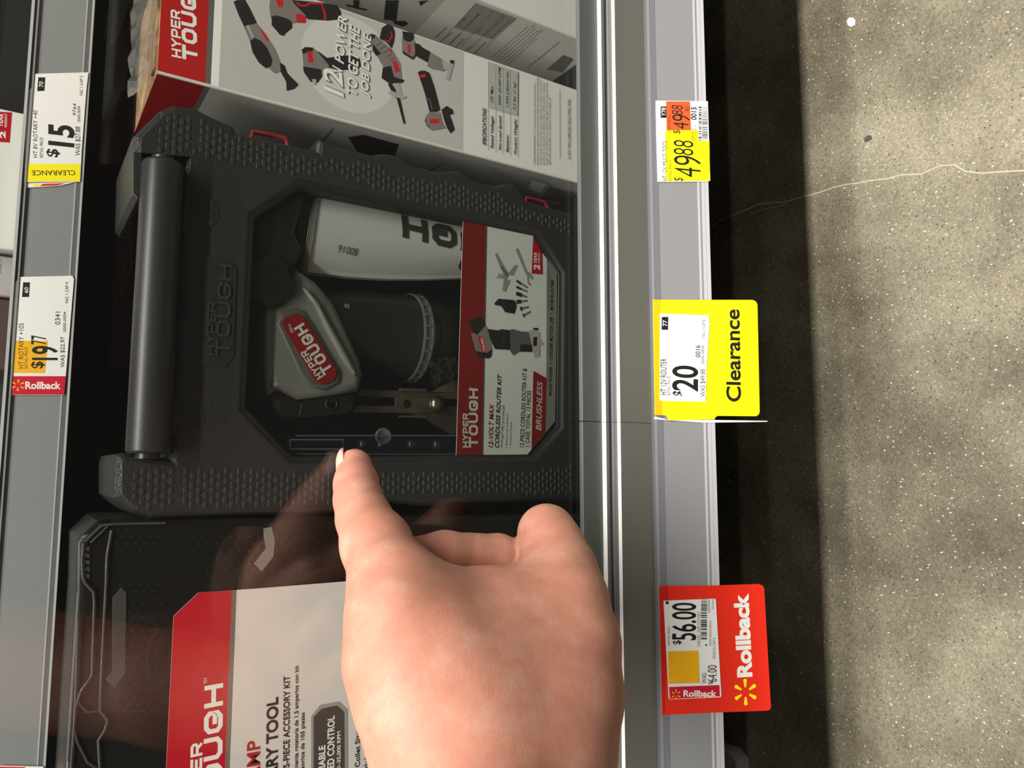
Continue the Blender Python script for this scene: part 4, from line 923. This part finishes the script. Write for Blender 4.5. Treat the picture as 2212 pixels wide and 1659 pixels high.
# ================================================================== GOODS ON THE UPPER SHELF
zs = ztop-4
w1 = thing('boxed_tool', 'white carton with red warranty tab, at the front of the upper shelf', 'box', (70, 470, zs), 'cartons on the upper shelf')
xa = float(aty(20, 540, YU+6)[0]); xb = float(aty(20, 238, YU+6)[0])
carton(w1, xa, xb, YU+6, YU+90, zs, 120, CAR); p = Print(Plane((0, YU+6, 0)), .05)
p.poly([(-60,238),(26,243),(21,308),(-60,303)], RED); p.line('2', (12,300),(12,284),(0,300), WHITE, .03); p.line('YEAR', (6,275),(7,246),(-3,275), WHITE, .02); p.line('WARRANTY', (15,276),(16,246),(9,276), WHITE); p.build('front_print', w1)
w2 = thing('boxed_tool', 'pale grey carton beside the white carton on the upper shelf', 'box', (20, 470, zs), 'cartons on the upper shelf')
xa2 = float(aty(12, 640, YU+12)[0]); carton(w2, xa2, xa-2, YU+12, YU+90, zs, 110, M('carton_pale', (176, 172, 168), .5), top=BRN); p = Print(Plane((0, YU+12, 0)), .05); p.line('MULTI', (3,590),(3,560),(-3,590), LINEG); p.build('front_print', w2)
w3 = thing('boxed_tool', 'dark brown-red carton on the upper shelf, beside the pale grey carton', 'box', (-20, 480, zs), 'cartons on the upper shelf')
xa3 = float(aty(8, 800, YU+14)[0]); carton(w3, xa3, xa2-1, YU+14, YU+90, zs, 110, M('carton_darkred', (84, 62, 58), .5))
w4 = thing('blow_moulded_case', 'dark case with grey edge on the upper shelf, near the top corner of the photo', 'tool case', (250, 500, zs))
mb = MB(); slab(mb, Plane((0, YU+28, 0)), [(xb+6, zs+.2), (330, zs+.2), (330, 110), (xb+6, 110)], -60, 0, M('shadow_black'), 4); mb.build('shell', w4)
mb = MB(); slab(mb, Plane((0, YU+26, 0)), [(xb+20, zs+22), (260, zs+22), (260, zs+60), (xb+20, zs+60)], -3, 0, M('case_grey', (92, 92, 90), .5), 1); mb.build('panel', w4)

# ================================================================== THE HAND
def hand_field():
    G = lambda px, py, Y, r: (aty(px, py, Y), r*scale_at(aty(px, py, Y)))
    ch = []
    index = [G(766,1006,324,37), G(769,1045,317,46), G(774,1080,309,51), G(786,1120,300,58), G(812,1175,288,75), G(842,1250,272,86), G(846,1310,262,84)]
    middle = [G(812,1400,272,72), G(840,1270,291,58), G(880,1218,300,54), G(960,1204,300,56), G(1025,1207,299.5,53), G(1075,1210,298,55), G(1120,1222,297,47)]
    ring = [G(830,1470,288,56), G(830,1370,305,50), G(900,1310,312,46), G(1000,1300,311,46), G(1090,1320,308,44)]
    pinky = [G(855,1540,298,48), G(850,1450,311,42), G(920,1410,315,40), G(1000,1405,313,38), G(1050,1420,311,36)]
    thumb = [G(1181,1152,288,64), G(1192,1186,282,70), G(1210,1235,272,78), G(1226,1300,262,84), G(1232,1390,254,106), G(1224,1500,248,120), G(1196,1640,240,134)]
    web = [G(880,1275,268,58), G(950,1300,270,72), G(1040,1322,272,90), G(1130,1315,268,84), G(1195,1295,262,70)]
    back1 = [G(846,1330,262,84), G(860,1420,258,108), G(900,1520,252,120), G(960,1650,244,140), G(1040,1850,232,150)]
    back2 = [G(950,1365,263,92), G(1030,1400,260,118), G(1040,1480,254,152), G(1050,1600,248,170), G(1060,1720,244,170), G(1070,1850,234,165)]
    fill = [G(1135,1360,258,100), G(1150,1470,250,120), G(1140,1600,243,135)]
    fill2 = [G(925,1330,259,78), G(945,1420,253,112), G(980,1520,247,130), G(1020,1660,240,150)]
    palm = [G(860,1450,280,95), G(930,1530,282,110), G(1080,1480,278,110), G(1100,1640,262,140)]
    return index, middle, ring, pinky, thumb, web, back1, back2, palm, fill, fill2
CH = hand_field()
wr = aty(1065, 1850, 233); el = wr+_n([.04, -.74, .66])*215
ARM = [(wr, 27.0), (wr+(el-wr)*.4, 30.0), (el, 37.0)]
G_ = lambda px, py, Y: (aty(px, py, Y), .75)
def build_hand(res=1.2):
    allp = np.array([p for c in CH for p, r in c]+[p for p, r in ARM]); lo = allp.min(0)-40; hi = allp.max(0)+40
    n = np.ceil((hi-lo)/res).astype(int)
    X = [lo[i]+np.arange(n[i])*res for i in range(3)]
    Fd = np.full(n, 60.0)
    def cone(a, ra, b, rb, k):
        # distance to a tapered capsule, evaluated in its own window
        R = max(ra, rb)+14
        l = np.minimum(a, b)-R; h = np.maximum(a, b)+R
        i0 = np.maximum(((l-lo)/res).astype(int), 0); i1 = np.minimum(((h-lo)/res).astype(int)+2, n)
        sl = tuple(slice(i0[j], i1[j]) for j in range(3))
        P = np.stack(np.meshgrid(*[X[j][sl[j]] for j in range(3)], indexing='ij'), -1)
        ba = b-a; L2 = ba.dot(ba); t = np.clip(((P-a)@ba)/L2, 0, 1)
        d = np.linalg.norm(P-a-t[..., None]*ba, axis=-1)-(ra+(rb-ra)*t)
        return sl, d
    def smin(A, B, k):
        h = np.clip(.5+.5*(A-B)/k, 0, 1); return A*(1-h)+B*h-k*h*(1-h)
    def chain(c, k=3.0):
        f = np.full(n, 60.0)
        for (a, ra), (b, rb) in zip(c, c[1:]):
            sl, d = cone(a, ra, b, rb, k); f[sl] = smin(f[sl], d, k)
        return f
    idx, mid, rng, pin, thb, web, b1, b2, palm, fil, fil2 = CH
    body = chain(b1, 9)
    for c_ in (b2, palm, fil, fil2): body = smin(body, chain(c_, 9), 12)
    body = smin(body, chain(ARM, 10), 16)
    body = smin(body, chain(web, 6), 12)
    f = smin(body, chain(thb, 4), 15)
    f = smin(f, chain(idx, 3), 11)
    for c_ in (mid, rng, pin): f = smin(f, chain(c_, 2.5), 1.6)
    # flexion crease between the two visible phalanges of the curled finger
    cz = [G_(1029,1146,301), G_(1025,1160,293), G_(1027,1185,288.5), G_(1030,1215,287.5)]
    g_ = chain(cz, .8); f = -smin(-f, g_, 1.2)
    # keep clear of the glass
    gy = X[1][None, :, None]-(YG-1.2); f = np.maximum(f, np.broadcast_to(gy, n))
    # surface nets
    s = f < 0
    nx, ny, nz = n
    corner = [(i, j, k) for i in (0, 1) for j in (0, 1) for k in (0, 1)]
    cells = np.zeros((nx-1, ny-1, nz-1), int)
    for i, j, k in corner: cells += s[i:nx-1+i, j:ny-1+j, k:nz-1+k]
    act = (cells > 0) & (cells < 8); ii = np.argwhere(act); vid = -np.ones(act.shape, int); vid[act] = np.arange(len(ii))
    acc = np.zeros((len(ii), 3)); cnt = np.zeros(len(ii))
    cv = {c: f[ii[:, 0]+c[0], ii[:, 1]+c[1], ii[:, 2]+c[2]] for c in corner}
    for a in corner:
        for ax in range(3):
            if a[ax] == 0:
                b = tuple(1 if q == ax else a[q] for q in range(3)); va, vb2 = cv[a], cv[b]
                m = (va < 0) != (vb2 < 0); t = np.where(m, va/np.where(m, va-vb2, 1), 0)
                pos = np.array(a, float)[None]+t[:, None]*np.eye(3)[ax][None]
                acc[m] += pos[m]; cnt[m] += 1
    V = lo+(ii+acc/cnt[:, None])*res
    faces = []
    for ax in range(3):
        o1, o2 = [(1, 2), (2, 0), (0, 1)][ax]
        A = np.moveaxis(s, (ax, o1, o2), (0, 1, 2)); ch = A[:-1, 1:-1, 1:-1] != A[1:, 1:-1, 1:-1]; idxs = np.argwhere(ch)
        for q in idxs:
            base = [0, 0, 0]; base[ax] = q[0]; base[o1] = q[1]+1; base[o2] = q[2]+1
            def vat(d1, d2):
                z = base[:]; z[o1] -= d1; z[o2] -= d2; return vid[z[0], z[1], z[2]]
            quad = [vat(1, 1), vat(0, 1), vat(0, 0), vat(1, 0)]
            inside_first = s[base[0], base[1], base[2]]
            faces.append(tuple(int(z) for z in (quad if inside_first else quad[::-1])))
    return V, faces
SK = M('skin', (226, 164, 140), .55, 0, .3)
def skin(m):
    N, L, b = nodes(m); tc = N.new('ShaderNodeTexCoord')
    def nz(sc, det, rough=.6):
        t = N.new('ShaderNodeTexNoise'); t.inputs['Scale'].default_value = sc; t.inputs['Detail'].default_value = det; t.inputs['Roughness'].default_value = rough
        L.new(tc.outputs['Object'], t.inputs['Vector']); return t
    r = N.new('ShaderNodeValToRGB'); e = r.color_ramp.elements
    e[0].position = .3; e[0].color = lin((181, 120, 101)); e[1].position = .7; e[1].color = lin((198, 149, 129)); q = e.new(.5); q.color = lin((190, 132, 111))
    L.new(nz(64, 6, .68).outputs[0], r.inputs[0]); L.new(r.outputs[0], b.inputs['Base Color'])
    v = N.new('ShaderNodeTexVoronoi'); v.inputs['Scale'].default_value = 900; L.new(tc.outputs['Object'], v.inputs['Vector'])
    mp = N.new('ShaderNodeMapping'); mp.inputs['Scale'].default_value = (40, 160, 160); L.new(tc.outputs['Object'], mp.inputs['Vector'])
    f2 = N.new('ShaderNodeTexNoise'); f2.inputs['Scale'].default_value = 3; f2.inputs['Detail'].default_value = 4; L.new(mp.outputs[0], f2.inputs['Vector'])
    ad = N.new('ShaderNodeMath'); ad.operation = 'ADD'; L.new(v.outputs['Distance'], ad.inputs[0]); L.new(f2.outputs[0], ad.inputs[1])
    bp = N.new('ShaderNodeBump'); bp.inputs['Strength'].default_value = .16; bp.inputs['Distance'].default_value = .0002
    L.new(ad.outputs[0], bp.inputs['Height']); L.new(bp.outputs[0], b.inputs['Normal'])
    b.inputs['Subsurface Weight'].default_value = .1; b.inputs['Subsurface Radius'].default_value = (1, .35, .2); b.inputs['Subsurface Scale'].default_value = .004
skin(SK)
V, Fc = build_hand()
hand = thing('hand', 'bare left hand pointing its index finger at the glass, thumb out', 'hand', aty(1065, 1500, 255))
mb = MB(); mb.add(V, Fc, SK); hs = mb.build('hand_skin', hand, True)
md = hs.modifiers.new('smooth', 'SMOOTH'); md.factor = .5; md.iterations = 4
# index nail, seen edge-on at the left of the tip
NAIL = M('fingernail', (226, 176, 160), .3, 0, .5)
tipc, tr_ = CH[0][0]; dirv = _n(CH[0][0][0]-CH[0][1][0]); upv = _n(np.array([-.25, -.1, 1.0])-dirv*np.dot([-.25, -.1, 1.0], dirv)); sv = np.cross(dirv, upv)
mb = MB(); NG = []
for i in range(7):
    a = -6+i*2.0; row = []
    for j in range(7):
        t = (j-3)/3*.72; rr = 7.95-.012*(a+1)**2*(2 if a > 2 else 1)
        wdt = 1 if i < 5 else .9
        row.append(tipc+dirv*(a+1.5-abs(j-3)**2*.12*(1 if i > 4 else 0))+upv*math.cos(t*wdt)*rr+sv*math.sin(t*wdt)*rr)
    NG.append(row)
mb.add([q for r in NG for q in r], [(i*7+j, i*7+j+1, (i+1)*7+j+1, (i+1)*7+j) for i in range(6) for j in range(6)], NAIL)
nail = mb.build('fingernail', hand, True); so = nail.modifiers.new('solid', 'SOLIDIFY'); so.thickness = .0006; so.offset = 0
